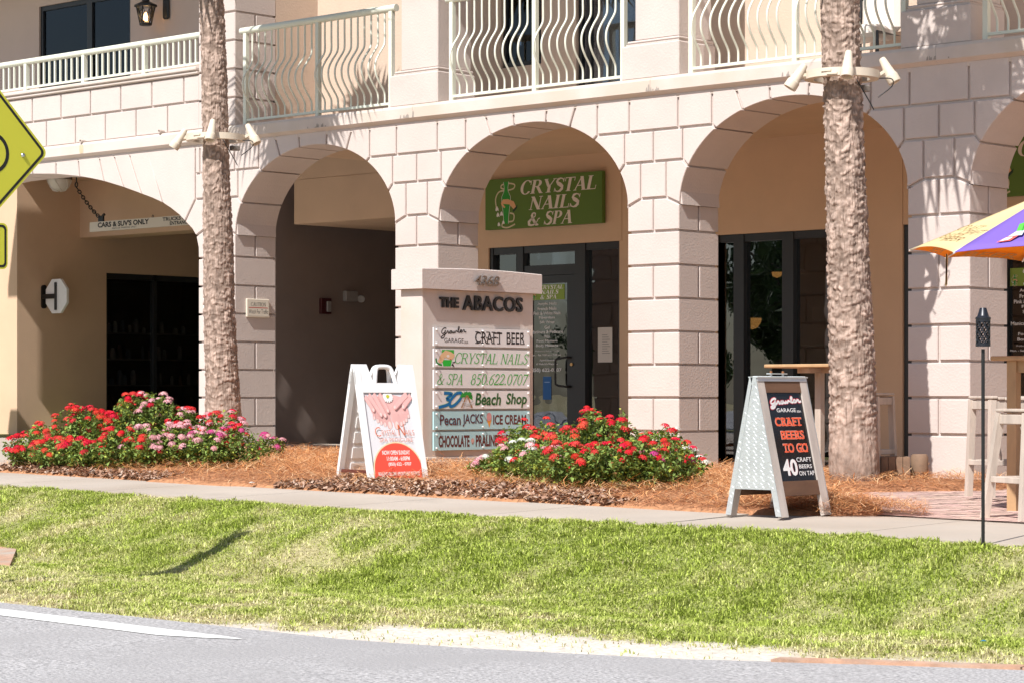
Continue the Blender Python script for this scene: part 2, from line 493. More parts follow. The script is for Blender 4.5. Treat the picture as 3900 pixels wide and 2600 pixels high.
# roman capitals with stress and serifs: pieces in a unit of cap height; ('r',x0,y0,x1,y1) rect, ('d',x0,y0,x1,y1,w) slanted bar,
# ('a',cx,cy,rx,ry,a0,a1,T,t) stressed arc, ('s',pts,w) stroke
def stem(x, T): return [('r', x, 0, x + T, 1), ('r', x - .07, 0, x + T + .07, .045), ('r', x - .07, .955, x + T + .07, 1)]
def roman(T):
    t = 0.06
    G = {}
    G['C'] = (.80, [('a', .44, .5, .42, .53, 42, 322, T, t), ('r', .70, .66, .745, .98)])
    G['R'] = (.86, stem(.07, T) + [('a', .40, .74, .30, .26, -90, 90, T, t), ('r', .12, .94, .42, 1), ('r', .12, .48, .42, .54), ('d', .44, .5, .76, 0, T * 1.1), ('r', .72, 0, .90, .045)])
    G['Y'] = (.82, [('r', .34, 0, .34 + T, .46), ('r', .26, 0, .42 + T, .045), ('d', .40, .42, .10, 1, T * 1.05), ('d', .44, .42, .74, 1, t * 1.3), ('r', .0, .955, .27, 1), ('r', .62, .955, .86, 1)])
    G['S'] = (.66, [('s', [(.56, .80), (.48, .94), (.32, .98), (.15, .90), (.12, .74), (.22, .61), (.40, .50), (.54, .38), (.56, .22), (.45, .07), (.30, .02), (.14, .07), (.06, .22)],
                      [t, t, t * 1.2, T * .7, T * .85, T * 1.05, T * 1.1, T * 1.05, T * .85, T * .7, t * 1.2, t, t]), ('r', .555, .70, .60, .99), ('r', .02, .02, .065, .30)])
    G['T'] = (.74, stem(.37 - T / 2, T) + [('r', .02, .94, .72, 1), ('r', .02, .72, .065, 1), ('r', .675, .72, .72, 1)])
    G['A'] = (.86, [('d', .10, 0, .42, 1, t * 1.2), ('d', .72, 0, .42, 1, T * 1.1), ('r', .22, .32, .64, .38), ('r', .0, 0, .22, .045), ('r', .56, 0, .90, .045)])
    G['L'] = (.74, stem(.09, T) + [('r', .12, 0, .68, .06), ('r', .635, 0, .68, .30)])
    G['N'] = (.88, [('r', .12, 0, .12 + t, 1), ('r', .70, 0, .70 + t, 1), ('d', .72, 0, .14, 1, T * 1.15), ('r', .02, 0, .27, .045), ('r', .02, .955, .22, 1), ('r', .60, .955, .86, 1)])
    G['I'] = (.42, stem(.21 - T / 2, T))
    G['P'] = (.72, stem(.09, T) + [('a', .38, .73, .30, .27, -90, 90, T, t), ('r', .12, .94, .40, 1), ('r', .12, .46, .40, .52)])
    G['&'] = (.98, [('s', [(.92, .52), (.80, .50), (.70, .22), (.52, .05), (.30, .02), (.12, .10), (.07, .27), (.18, .43), (.38, .56), (.50, .72), (.46, .90), (.35, .97), (.24, .90), (.22, .76), (.34, .52), (.56, .24), (.72, .06), (.90, .04)],
                      [t, t, t, t * 1.5, T * .6, T, T, T * .7, t, t * 1.2, T * .6, t, T * .6, T, T, T, T * .9, t])])
    G['8'] = (.62, [('a', .31, .76, .22, .24, 0, 360, T * .8, t), ('a', .31, .28, .27, .29, 0, 360, T, t)])
    G['0'] = (.62, [('a', .31, .5, .28, .52, 0, 360, T, t)])
    G['5'] = (.62, [('r', .14, .92, .52, 1), ('r', .12, .54, .17, 1), ('s', arcp(.27, .31, .25, .30, 130, -130), [t, t, t * 1.2, t * 1.5, T * .7, T * .9, T, T, T, T * .9, T * .7, t * 1.5, t * 1.3, t, t])])
    G['6'] = (.62, [('a', .31, .30, .27, .32, 0, 360, T, t), ('s', smooth_pts([(.10, .32), (.14, .62), (.30, .86), (.54, 1.0)], 4), T * .55)])
    G['2'] = (.62, [('s', smooth_pts([(.07, .74), (.16, .93), (.32, .98), (.48, .88), (.48, .66), (.30, .36), (.07, .07)], 3), T * .75), ('r', .06, 0, .56, .10), ('r', .53, 0, .575, .22)])
    G['7'] = (.62, [('r', .05, .90, .58, 1), ('r', .05, .76, .09, .94), ('d', .20, 0, .55, .95, T * .8)])
    G['.'] = (.30, [('r', .08, 0, .22, .13)])
    G['U'] = (.86, [('r', .10, .30, .10 + T, 1), ('r', .66, .30, .66 + t, 1), ('s', arcp(.38 + T / 4, .32, .28 - T / 4, .28, 180, 360), T * .6), ('r', .02, .955, .30, 1), ('r', .57, .955, .82, 1)])
    G['O'] = (.90, [('a', .45, .5, .42, .52, 0, 360, T, t)])
    G[' '] = (.34, [])
    G['-'] = (.4, [('r', .06, .34, .34, .44)])
    return G
def serif(mb, s, fr, x0, x1, y0, y1, col, T=0.17, shear=0.25, t=0.002):
    G = roman(T); tot = sum(G[c][0] for c in s)
    h = y1 - y0; kx = (x1 - x0 - shear * h) / tot
    pen = 0.0; lay = 0
    for c in s:
        w, ps = G[c]
        px = pen
        mp = lambda a, b: (x0 + (px + a) * kx + shear * b * h, y0 + b * h)
        for p in ps:
            lay += 1; tt = t + 0.0002 * (lay % 7)
            if p[0] == 'r':
                q = [(p[1], p[2]), (p[3], p[2]), (p[3], p[4]), (p[1], p[4])]
                mb.add([fr(*mp(*a), tt) for a in q], [(0, 1, 2, 3)], col)
            elif p[0] == 'd':
                q = [(p[1] - p[5] / 2, p[2]), (p[1] + p[5] / 2, p[2]), (p[3] + p[5] / 2, p[4]), (p[3] - p[5] / 2, p[4])]
                mb.add([fr(*mp(*a), tt) for a in q], [(0, 1, 2, 3)], col)
            elif p[0] == 'a':
                _, cx, cy, rx, ry, a0, a1, TT, tn = p
                n = 20
                o_ = arcp(cx, cy, rx, ry, a0, a1, n); i_ = arcp(cx, cy, rx - TT, ry - tn, a0, a1, n)
                vs = [fr(*mp(*a), tt) for a in o_] + [fr(*mp(*a), tt) for a in i_]
                mb.add(vs, [(k, k + 1, n + 2 + k, n + 1 + k) for k in range(n)], col)
            else:
                ribbon(mb, [mp(*a) for a in p[1]], [w_ * kx for w_ in p[2]] if isinstance(p[2], list) else p[2] * kx, fr, col, tt)
        pen += w

def poly(mb, pts, fr, col, t=0.002):
    mb.add([fr(u, v, t) for u, v in pts], [tuple(range(len(pts)))], col)
def ell(mb, cx, cy, rx, ry, fr, col, t=0.002, rot=0.0, n=20):
    c, s_ = math.cos(rot), math.sin(rot)
    poly(mb, [(cx + rx * math.cos(a) * c - ry * math.sin(a) * s_, cy + rx * math.cos(a) * s_ + ry * math.sin(a) * c) for a in [2 * math.pi * i / n for i in range(n)]], fr, col, t)

GROWLER = [  # looping script strokes, unit height about 1 for the tall letters
    [(.62, .86), (.50, .98), (.30, .90), (.14, .66), (.12, .40), (.26, .30), (.44, .44), (.52, .66), (.50, .40), (.44, .02), (.30, -.22), (.12, -.26), (.06, -.12), (.26, .08), (.60, .26)],
    [(.60, .26), (.70, .46), (.72, .56), (.84, .52), (.82, .34), (.86, .28), (.96, .30)],
    [(.96, .30), (1.02, .46), (1.14, .54), (1.22, .42), (1.16, .28), (1.04, .28), (.99, .40), (1.08, .54), (1.28, .50)],
    [(1.28, .50), (1.30, .32), (1.40, .28), (1.48, .50), (1.50, .32), (1.60, .30), (1.68, .52), (1.80, .48)],
    [(1.80, .34), (1.98, .60), (2.06, .90), (1.98, .98), (1.92, .70), (1.94, .36), (2.04, .28), (2.14, .34)],
    [(2.14, .38), (2.30, .46), (2.30, .56), (2.20, .55), (2.16, .40), (2.24, .28), (2.40, .32)],
    [(2.40, .32), (2.48, .48), (2.50, .56), (2.62, .50), (2.62, .32), (2.70, .26), (2.84, .34)]]
def script_growler(mb, fr, x0, x1, y0, h, col, w, t=0.002, slope=0.12):
    k = (x1 - x0) / 2.8
    for i, st in enumerate(GROWLER):
        pts = [(x0 + a * k, y0 + (b + slope * a) * h) for a, b in smooth_pts(st, 5)]
        ribbon(mb, pts, w, fr, col, t + 0.0003 * i)

# ---------------------------------------------------------------- ground, road, pavement
EDGE = [(-400, -11.5), (11.76, -11.5), (13.3, -11.42), (14.77, -11.36), (15.56, -11.15), (16.66, -10.7), (17.44, -10.16), (18.14, -9.76), (20.0, -9.2), (24, -8.9), (400, -8.9)]
SWF = [(-400, -7.16), (9.5, -7.2), (11.4, -7.15), (13.0, -7.0), (14.7, -6.8), (16.4, -6.8), (400, -6.8)]
def interp(tab, x):
    return np.interp(x, [a for a, b in tab], [b for a, b in tab])
def vnoise(x, y, sc, seed):
    "cheap value noise on arrays"
    x = np.asarray(x) * sc + 100.3; y = np.asarray(y) * sc + 57.7
    xi = np.floor(x).astype(np.int64); yi = np.floor(y).astype(np.int64)
    fx = x - xi; fy = y - yi; fx = fx * fx * (3 - 2 * fx); fy = fy * fy * (3 - 2 * fy)
    def h(a, b):
        n = (a * 374761393 + b * 668265263 + seed * 974634777) & 0xFFFFFFFF
        n = ((n ^ (n >> 13)) * 1274126177) & 0xFFFFFFFF
        return ((n ^ (n >> 16)) & 0xFFFF) / 65535.0
    return (h(xi, yi) * (1 - fx) * (1 - fy) + h(xi + 1, yi) * fx * (1 - fy) + h(xi, yi + 1) * (1 - fx) * fy + h(xi + 1, yi + 1) * fx * fy)
PROF = [(-400, -.52), (-11.9, -.52), (-11.4, -.452), (-10.4, -.44), (-9.6, -.455), (-9.15, -.50), (-8.7, -.50), (-8.2, -.36), (-7.75, -.20), (-7.3, -.075), (-7.0, -.06), (-6.6, -.07), (400, -.07)]
def ground_h(x, y):
    e = interp(EDGE, x); f = interp(SWF, x)
    # squeeze the verge profile between the road edge and the pavement edge
    s = np.where(y < e, -11.4 + (y - e), np.where(y > f, -7.0 + (y - f), -11.4 + (y - e) / (f - e) * 4.4))
    h = interp(PROF, s) + gz(np.clip(x, -20, 40))
    m = np.clip((y - e) / .4, 0, 1) * np.clip((f - y) / .3, 0, 1)
    h = h + m * (0.05 * (vnoise(x, y, 1.1, 3) - .5) + 0.025 * (vnoise(x, y, 4, 5) - .5))
    return h
def greenness(x, y):
    "0 bare sand or thatch, 1 lush"
    e = interp(EDGE, x); f = interp(SWF, x)
    u = (y - e) / (f - e)
    g = 0.54 + 0.55 * (vnoise(x, y, .8, 8) - .5) + 0.6 * (vnoise(x, y, 2.6, 9) - .5) + .45 * (vnoise(x, y, 6.5, 10) - .5)
    g = g + np.clip((u - .25) * 1.0, -.28, .24)
    g = g - np.clip(14.5 - x, 0, 4) * .035 * (u < .5)
    return np.clip(g, 0, 1)
def sandness(x, y):
    e = interp(EDGE, x)
    d = y - e
    w = np.interp(x, [11, 13.4, 14.6, 16.2, 17.2, 18.5, 22], [.05, .14, .75, 1.15, .42, .08, .06]) * (.55 + .9 * vnoise(x, y, 2.3, 21) )
    return np.clip((w - d) / .30 + .9 * (vnoise(x, y, 7, 22) - .5), 0, 1) * (d > -.3)

xs = np.concatenate([np.linspace(-600, -30, 12), np.linspace(-20, 1, 15), np.arange(1.2, 24, .12), np.linspace(24.5, 40, 12), np.linspace(60, 600, 8)])
ys = np.concatenate([np.linspace(-600, -30, 12), np.linspace(-25, -13, 9), np.arange(-12.4, -6.3, .11), np.linspace(-6.2, 8, 18), np.linspace(12, 600, 10)])
GX, GY = np.meshgrid(xs, ys)
GZ = ground_h(GX, GY)
V = np.stack([GX.ravel(), GY.ravel(), GZ.ravel()], 1)
nx_ = len(xs)
I = (np.arange(len(ys) - 1)[:, None] * nx_ + np.arange(nx_ - 1)[None, :]).ravel()
F = np.stack([I, I + 1, I + nx_ + 1, I + nx_], 1)
g = greenness(V[:, 0], V[:, 1])[:, None]; sd = sandness(V[:, 0], V[:, 1])[:, None]
bc = (1 - g) * np.array([.42, .35, .21]) + g * np.array([.22, .25, .08])
bc = bc * (1 - sd) + sd * np.array([.62, .56, .49])
struct(arr_mesh("ground", V, F, M_GROUND, cols=bc))

# road: one sheet whose far edge follows EDGE
ex = np.array([-400, -100, -30, 0, 6, 10, 11.76, 12.5, 13.3, 14, 14.77, 15.2, 15.56, 16.1, 16.66, 17.05, 17.44, 17.8, 18.14, 19, 20, 22, 24, 40, 100, 400.])
def road_z(x): return gz(np.clip(x, -20, 40)) - .445
mb = MB()
for i in range(len(ex) - 1):
    a, b = ex[i], ex[i + 1]
    ea, eb = float(interp(EDGE, a)), float(interp(EDGE, b))
    mb.add([(a, -60, road_z(a)), (b, -60, road_z(b)), (b, eb, road_z(b)), (a, ea, road_z(a))], [(0, 1, 2, 3)])
struct(mb.build("road", M_ASPH))
mb = MB()   # the white edge line of the through lane, ending in a taper
zl = lambda x: road_z(x) + .004
pts = [(-100, -11.76, -12.0), (-30, -11.76, -12.0), (0, -11.76, -12.0), (6, -11.76, -12.0), (10, -11.76, -12.0), (11.76, -11.76, -12.0), (12.5, -11.76, -12.0), (13.3, -11.76, -12.0), (13.95, -11.76, -12.0), (14.22, -11.76, -11.90), (14.40, -11.77, -11.80)]
for (a, t0, b0), (b, t1, b1) in zip(pts[:-1], pts[1:]):
    mb.add([(a, b0, zl(a)), (b, b1, zl(b)), (b, t1, zl(b)), (a, t0, zl(a))], [(0, 1, 2, 3)])
struct(mb.build("road_marking", M_PAINT))
mb = MB()   # low kerb strip stained orange where the pavement widens
kx = [17.05, 17.44, 17.8, 18.14, 19, 20, 22]
for a, b in zip(kx[:-1], kx[1:]):
    ea, eb = float(interp(EDGE, a)), float(interp(EDGE, b)); za, zb = road_z(a) + .014, road_z(b) + .014
    b_ = b - (.012 if abs(b - 18.14) < .01 else 0)
    mb.add([(a, ea - .03, za), (b_, eb - .03, zb), (b_, eb + .05, zb + .006), (a, ea + .05, za + .006),
            (a, ea - .03, za - .06), (b_, eb - .03, zb - .06), (b_, eb + .05, zb - .06), (a, ea + .05, za - .06)],
           [(0, 1, 2, 3), (0, 4, 5, 1), (3, 2, 6, 7), (0, 3, 7, 4), (1, 5, 6, 2)])
struct(mb.build("kerb", M_RUST))

# pavement in slabs with open joints
mb = MB()
x = -30.0
while x < 40:
    x2 = x + 1.55
    ya, yb = float(interp(SWF, x)), float(interp(SWF, x2))
    za, zb = gz(x) - .005, gz(x2) - .005
    if x > 13.2: back = -5.27
    else: back = -5.75
    g_ = .006
    c = [(x + g_, ya), (x2 - g_, yb), (x2 - g_, back), (x + g_, back)]
    z4 = [za - .035, zb - .035, zb, za]
    mb.add([(p[0], p[1], z) for p, z in zip(c, z4)] + [(p[0], p[1], z - .1) for p, z in zip(c, z4)],
           [(0, 1, 2, 3), (0, 4, 5, 1), (1, 5, 6, 2), (2, 6, 7, 3), (3, 7, 4, 0)])
    x = x2
struct(mb.build("sidewalk", M_CONC))
# driveway into the covered garage on the left
mb = MB()
for a, b in ((-14.0, -2.0), (-2.0, 1.0), (1.0, 4.78)):
    mb.add([(a + .005, -5.74, gz(a) - .01), (b - .005, -5.74, gz(b) - .01), (b - .005, 9, .09), (a + .005, 9, .09)], [(0, 1, 2, 3)])
struct(mb.build("driveway", M_CONC))
# floor slab under the arcade and shop floors
mb = MB()
mb.box(.75, 30, -.35, 12, -.3, .005); mb.box(-12, .749, .3, 16, -.3, .004)
struct(mb.build("arcade_floor", mat("brown arcade pavers", (.42, .30, .215), .9, var=.15, vscale=5)))
# brick patio in a herring of separate bricks
mb = MB()
def brick(x0, x1, y0, y1):
    c_ = rng.uniform(.9, 1.1); col = (.64 * c_, .45 * c_ * rng.uniform(.95, 1.05), .39 * c_)
    z = (gz((x0 + x1) / 2)) + .006 + rng.uniform(-.0015, .0015)
    g_ = .003
    mb.add([(x0 + g_, y0 + g_, z), (x1 - g_, y0 + g_, z), (x1 - g_, y1 - g_, z), (x0 + g_, y1 - g_, z)], [(0, 1, 2, 3)], col)
yy = -5.26; r_ = 0
while yy < -.36:
    xx = 11.9 + (.1 if r_ % 2 else 0)
    while xx < 19.5:
        brick(xx, xx + .2, yy, yy + .1); xx += .2
    yy += .1; r_ += 1
struct(mb.build("brick_patio", M_PAVER))
mb = MB()
mb.add([(11.85, -5.262, gz(11.85) - .004), (30, -5.262, gz(30) - .004), (30, -.35, gz(30) - .004), (11.85, -.35, gz(11.85) - .004)], [(0, 1, 2, 3)])
struct(mb.build("patio_bedding", mat("joint sand", (.42, .33, .28), 1.0, var=.2, vscale=30)))

# planting bed: mounded soil sheet under the straw
BEDP = [(3.80, -5.97), (7.0, -6.03), (9.5, -5.99), (12.5, -5.9), (13.3, -5.86), (14.05, -5.42), (14.2, -5.2), (13.75, -4.55), (13.35, -4.05), (12.75, -3.6), (12.25, -3.1), (12.05, -2.6), (12.35, -1.75), (12.62, -1.2), (12.5, -.05), (1.9, -.05), (2.0, -2.4), (2.9, -4.4)]
def inpoly(px, py, P):
    px = np.asarray(px); py = np.asarray(py); r = np.zeros(px.shape, bool)
    n = len(P)
    for i in range(n):
        x1, y1 = P[i]; x2, y2 = P[(i + 1) % n]
        c = ((y1 > py) != (y2 > py)) & (px < (x2 - x1) * (py - y1) / (y2 - y1 + 1e-12) + x1)
        r ^= c
    return r
def edgedist(px, py, P):
    d = np.full(np.shape(px), 1e9)
    for i in range(len(P)):
        ax, ay = P[i]; bx, by = P[(i + 1) % len(P)]
        t = np.clip(((px - ax) * (bx - ax) + (py - ay) * (by - ay)) / ((bx - ax) ** 2 + (by - ay) ** 2), 0, 1)
        d = np.minimum(d, np.hypot(px - ax - t * (bx - ax), py - ay - t * (by - ay)))
    return d
def bed_h(px, py):
    d = np.where(inpoly(px, py, BEDP), edgedist(px, py, BEDP), 0)
    return gz(px) + .012 + .07 * np.clip(d / .6, 0, 1) ** .7 + .035 * (vnoise(px, py, 2.2, 31) - .4) * np.clip(d / .25, 0, 1)
bx = np.arange(1.7, 14.4, .08); by = np.arange(-6.1, 0, .08)
BX, BY = np.meshgrid(bx, by)
ins = inpoly(BX, BY, BEDP)
VV = np.stack([BX.ravel(), BY.ravel(), np.where(ins, bed_h(BX, BY), gz(BX) - .03).ravel()], 1)
I = (np.arange(len(by) - 1)[:, None] * len(bx) + np.arange(len(bx) - 1)[None, :])
ok = (ins[:-1, :-1] | ins[1:, 1:] | ins[1:, :-1] | ins[:-1, 1:]).ravel(); I = I.ravel()[ok]
struct(arr_mesh("planting_bed", VV, np.stack([I, I + 1, I + len(bx) + 1, I + len(bx)], 1), M_BED))

# ---------------------------------------------------------------- the building
SP, PW = 3.662, .722            # bay spacing, pillar width
AA = (SP - PW) / 2; ZS, AH = 2.92, 1.07
DEP = .70; GW = .013; GD = .028; CH = .008
Z_COR = 4.145
def arch_z(dx): return ZS + AH * math.sqrt(max(0.0, 1 - (dx / AA) ** 2))

def offset_poly(P, D):
    "inset a counter-clockwise polygon; edge i (i to i+1) moves inwards by D[i]"
    n = len(P); out = []
    for i in range(n):
        p0 = P[(i - 1) % n]; p1 = P[i]; p2 = P[(i + 1) % n]
        d1 = D[(i - 1) % n]; d2 = D[i]
        e1 = (p1[0] - p0[0], p1[1] - p0[1]); l1 = math.hypot(*e1) or 1e-9
        e2 = (p2[0] - p1[0], p2[1] - p1[1]); l2 = math.hypot(*e2) or 1e-9
        n1 = (-e1[1] / l1, e1[0] / l1); n2 = (-e2[1] / l2, e2[0] / l2)
        cr = (e1[0] * e2[1] - e1[1] * e2[0]) / (l1 * l2)
        if abs(cr) < .12:
            dd = max(d1, d2) if abs(d1 - d2) > 1e-6 else d1
            out.append((p1[0] + (n1[0] + n2[0]) / 2 * dd, p1[1] + (n1[1] + n2[1]) / 2 * dd))
        else:
            a = (p1[0] + n1[0] * d1, p1[1] + n1[1] * d1); b = (p1[0] + n2[0] * d2, p1[1] + n2[1] * d2)
            t = ((b[0] - a[0]) * e2[1] - (b[1] - a[1]) * e2[0]) / (e1[0] * e2[1] - e1[1] * e2[0])
            out.append((a[0] + t * e1[0], a[1] + t * e1[1]))
    return out
def area(P): return sum(P[i][0] * P[(i + 1) % len(P)][1] - P[(i + 1) % len(P)][0] * P[i][1] for i in range(len(P))) / 2

def stone(mb, P, free, y0=0.0, y1=DEP, split=False):
    """one rusticated stone: front polygon P (x,z) run back from y0 to y1. free = set of edge numbers that are an
    open arris (arch or pillar edge) instead of a groove"""
    if area(P) < 0:
        n = len(P); P = P[::-1]; free = {(n - 2 - i) % n for i in free}
    n = len(P)
    D0 = [0.0 if i in free else GW for i in range(n)]
    D1 = [.006 if i in free else GW + CH for i in range(n)]
    spans = [(y0, y1)] if not split else [(y0, (y0 + y1) / 2 - GW), ((y0 + y1) / 2 + GW, y1)]
    R0 = offset_poly(P, D0); R1 = offset_poly(P, D1)
    for a, b in spans:
        vs = [(u, a, w) for u, w in R1] + [(u, a + CH, w) for u, w in R0] + [(u, b - CH, w) for u, w in R0] + [(u, b, w) for u, w in R1]
        fs = [tuple(range(n)), tuple(range(3 * n, 4 * n))[::-1]]
        for k in range(3):
            for i in range(n):
                j = (i + 1) % n
                fs.append((k * n + i, k * n + j, (k + 1) * n + j, (k + 1) * n + i))
        mb.add(vs, fs)
    # the core behind the grooves
    Dc = [GD if i in free else 0.0 for i in range(n)]
    Rc = offset_poly(P, Dc)
    vs = [(u, y0 + GD, w) for u, w in Rc] + [(u, y1 - .02, w) for u, w in Rc]
    fs = [tuple(range(n)), tuple(range(n, 2 * n))[::-1]] + [(i, (i + 1) % n, n + (i + 1) % n, n + i) for i in range(n)]
    mb.add(vs, fs)

ROWS = [-.25, .473, .84, 1.20, 1.56, 1.92, 2.285, 2.655, 3.02]
def q_arc(dxa, dxb, n=7):
    "points (q, z) on the arch edge from dx=a to dx=b, q measured from the pillar centre"
    return [(SP / 2 - (dxa + (dxb - dxa) * i / n), arch_z(dxa + (dxb - dxa) * i / n)) for i in range(n + 1)]

def pillar_stones(mb, pc, left=True, right=True):
    hw = PW / 2
    def both(P, free, **k):
        n = len(P)
        if right: stone(mb, [(pc + q, z) for q, z in P], set(free), **k)
        if left: stone(mb, [(pc - q, z) for q, z in P][::-1], {(n - 2 - i) % n for i in free}, **k)
    for r in range(len(ROWS) - 1):
        z0, z1 = ROWS[r], ROWS[r + 1]
        halves = r % 2 == 1
        if not halves:
            stone(mb, [(pc - hw, z0), (pc + hw, z0), (pc + hw, z1), (pc - hw, z1)], {1, 3})
        elif r < 7:
            both([(0, z0), (hw, z0), (hw, z1), (0, z1)], {1}, split=True)
        else:   # below the first radial joint: chamfered shoulders
            both([(0, z0), (hw, z0), (hw, 2.945), (.18, z1), (0, z1)], {1}, split=True)
    # three courses of the spandrel
    zc, zb, za = 3.02, 3.42, 3.765
    stone(mb, [(pc - .18, zc), (pc + .18, zc), (pc + .18, zb), (pc - .18, zb)], set())
    arc = q_arc(AA - .0003, 1.35, 8)
    P = [(.18, zc), (hw, 2.945)] + arc + [(.411, zb), (.18, zb)]
    both(P, set(range(1, 1 + len(arc))))
    for sgn in (0,):
        both([(0, zb), (.411, zb), (.411, za), (0, za)], set())
    arc = q_arc(1.35, .97, 6)
    both([(.411, zb)] + arc + [(.811, za), (.411, za)], set(range(1, len(arc))))
    stone(mb, [(pc - .345, za), (pc + .345, za), (pc + .345, Z_COR), (pc - .345, Z_COR)], {2})
    both([(.345, za), (.811, za), (.811, Z_COR), (.345, Z_COR)], {2})
    # voussoirs over the crown
    arc = q_arc(.97, .61, 5)
    both([(.811, za)] + arc + [(SP / 2 - .71, Z_COR), (.811, Z_COR)], set(range(1, len(arc))) | {len(arc) + 1})
    arc = q_arc(.61, .245, 5)
    both(arc + [(SP / 2 - .26, Z_COR), (SP / 2 - .71, Z_COR)], set(range(0, len(arc) - 1)) | {len(arc)})
def keystone(mb, ac):
    n = 6
    arc = [(ac - .245 + .49 * i / n, arch_z(-.245 + .49 * i / n)) for i in range(n + 1)]
    stone(mb, arc + [(ac + .26, Z_COR), (ac - .26, Z_COR)], set(range(n)) | {n + 1})

bld = thing("shop_building", (0, 0, 0), "cream stucco shop building with rusticated arches below balconies", "building")
mb = MB()
for k in range(5):
    pillar_stones(mb, k * SP + PW / 2, left=(k > 0))
    if k < 4: keystone(mb, k * SP + PW + AA)
# pillar 0: its left half faces the wide garage arch
A0 = [(0.0, 2.655), (-.004, 2.80), (-.05, 2.955), (-.13, 3.05), (-.28, 3.16), (-.4, 3.25), (-.58, 3.35), (-.75, 3.43), (-.97, 3.505), (-1.19, 3.57), (-1.57, 3.68), (-1.99, 3.785), (-2.27, 3.84), (-2.54, 3.885), (-3.08, 3.95), (-3.62, 3.985), (-4.1, 3.992)]
hw = PW / 2
for r in range(1, 8, 2):
    z0, z1 = ROWS[r], ROWS[r + 1]
    if r < 7: stone(mb, [(0, z0), (hw, z0), (hw, z1), (0, z1)], {3}, split=True)
stone(mb, [(0, 2.655), (hw, 2.655), (hw, 3.02), (.09, 3.02), (-.05, 2.955), (-.004, 2.80)], {4, 5})
stone(mb, [(.09, 3.02), (hw - .18, 3.02), (hw - .18, 3.43), (-.075, 3.43), (-.28, 3.16), (-.13, 3.05), (-.05, 2.955)], {4, 5})
stone(mb, [(-.075, 3.43), (hw, 3.43), (hw, 3.765), (-.075, 3.765)], set())
stone(mb, [(-.075, 3.765), (hw - .345, 3.765), (hw - .345, Z_COR), (-.075, Z_COR)], {2})
stone(mb, [(-.28, 3.16), (-.075, 3.43), (-.075, Z_COR), (-1.10 + .0, Z_COR), (-.75, 3.43), (-.58, 3.35), (-.4, 3.25)], {2, 4, 5, 6})
cuts = [(-.75, 3.43, -1.10), (-1.19, 3.57, -1.47), (-1.99, 3.785, -1.90), (-2.54, 3.885, -2.48), (-3.08, 3.95, -3.04), (-3.62, 3.985, -3.60), (-4.1, 3.992, -4.1)]
cuts = [(-.75, 3.43, -1.05), (-1.19, 3.57, -1.47), (-1.57, 3.68, -1.80), (-2.0, 3.785, -2.12), (-2.54, 3.885, -2.58), (-3.08, 3.95, -3.08), (-3.62, 3.985, -3.62), (-4.1, 3.992, -4.1)]
full = cuts + [(-8.2 - a, z, -8.2 - t) for a, z, t in cuts[::-1][1:]]
def arcz0(x):
    x = -8.2 - x if x < -4.1 else x
    return float(np.interp(x, [p[0] for p in A0[::-1]], [p[1] for p in A0[::-1]]))
for (a, za_, ta), (b, zb_, tb) in zip(full[:-1], full[1:]):
    mid = [(a + (b - a) * i / 4, arcz0(a + (b - a) * i / 4)) for i in range(5)]
    P = mid[::-1] + [(ta, Z_COR), (tb, Z_COR)]
    stone(mb, P, set(range(4)) | {5})
# left pillar of the garage arch
for r in range(8):
    stone(mb, [(-9.1, ROWS[r]), (-8.2, ROWS[r]), (-8.2, ROWS[r + 1]), (-9.1, ROWS[r + 1])], {1, 3})
stone(mb, [(-9.1, 3.02), (-8.2, 3.02), (-7.45, 3.43), (-7.1, Z_COR), (-9.1, Z_COR)], {1, 3, 4})
mb.build("arcade_wall", M_STUCCO, bld)

# cornice band with splayed underside
mb = MB()
prof = [(0.004, Z_COR), (-.05, 4.178), (-.06, 4.185), (-.06, 4.305), (-.045, 4.338), (.68, 4.338), (.68, 4.15), (.004, 4.10)]
for a, b in ((-9.1, .36), (.36, 4.02), (4.02, 7.69), (7.69, 11.35), (11.35, 15.0), (15.0, 19)):
    e = .0015
    vs = [(a + e, y, z) for y, z in prof] + [(b - e, y, z) for y, z in prof]; n = len(prof)
    mb.add(vs, [tuple(range(n)), tuple(range(n, 2 * n))[::-1]] + [(i, (i + 1) % n, n + (i + 1) % n, n + i) for i in range(n)])
mb.build("cornice", M_TRIM, bld)
mb = MB(); mb.box(.5, 19, .683, 1.449, 4.2, 4.336); mb.build("balcony_floor", M_TRIM, bld)
mb = MB(); mb.box(.2, 19, DEP + .003, 4.4, 4.12, 4.19); mb.build("arcade_ceiling", M_TAN, bld)
# rusticated parapet over the garage
mb = MB()
def course(z0, z1, x0, x1, off, w=.664):
    x = x1 - off
    cuts_ = [x1]
    while x > x0: cuts_.append(x); x -= w
    cuts_.append(x0)
    for b, a in zip(cuts_[:-1], cuts_[1:]):
        if b - a > .05: stone(mb, [(a, z0), (b, z0), (b, z1), (a, z1)], ({1} if b == x1 else set()), y0=0, y1=.25)
course(4.338, 4.715, -9.1, -.0, .0 + .645)
course(4.715, 5.07, -9.1, -.0, .31)
mb.build("parapet", M_STUCCO, bld)
mb = MB()
for (yy0, z0, z1) in ((-.035, 5.07, 5.115), (-.06, 5.115, 5.165)):
    mb.cbox(-9.1, .0, yy0, .27, z0, z1, .012)
mb.build("parapet_ledge", M_TRIM, bld)
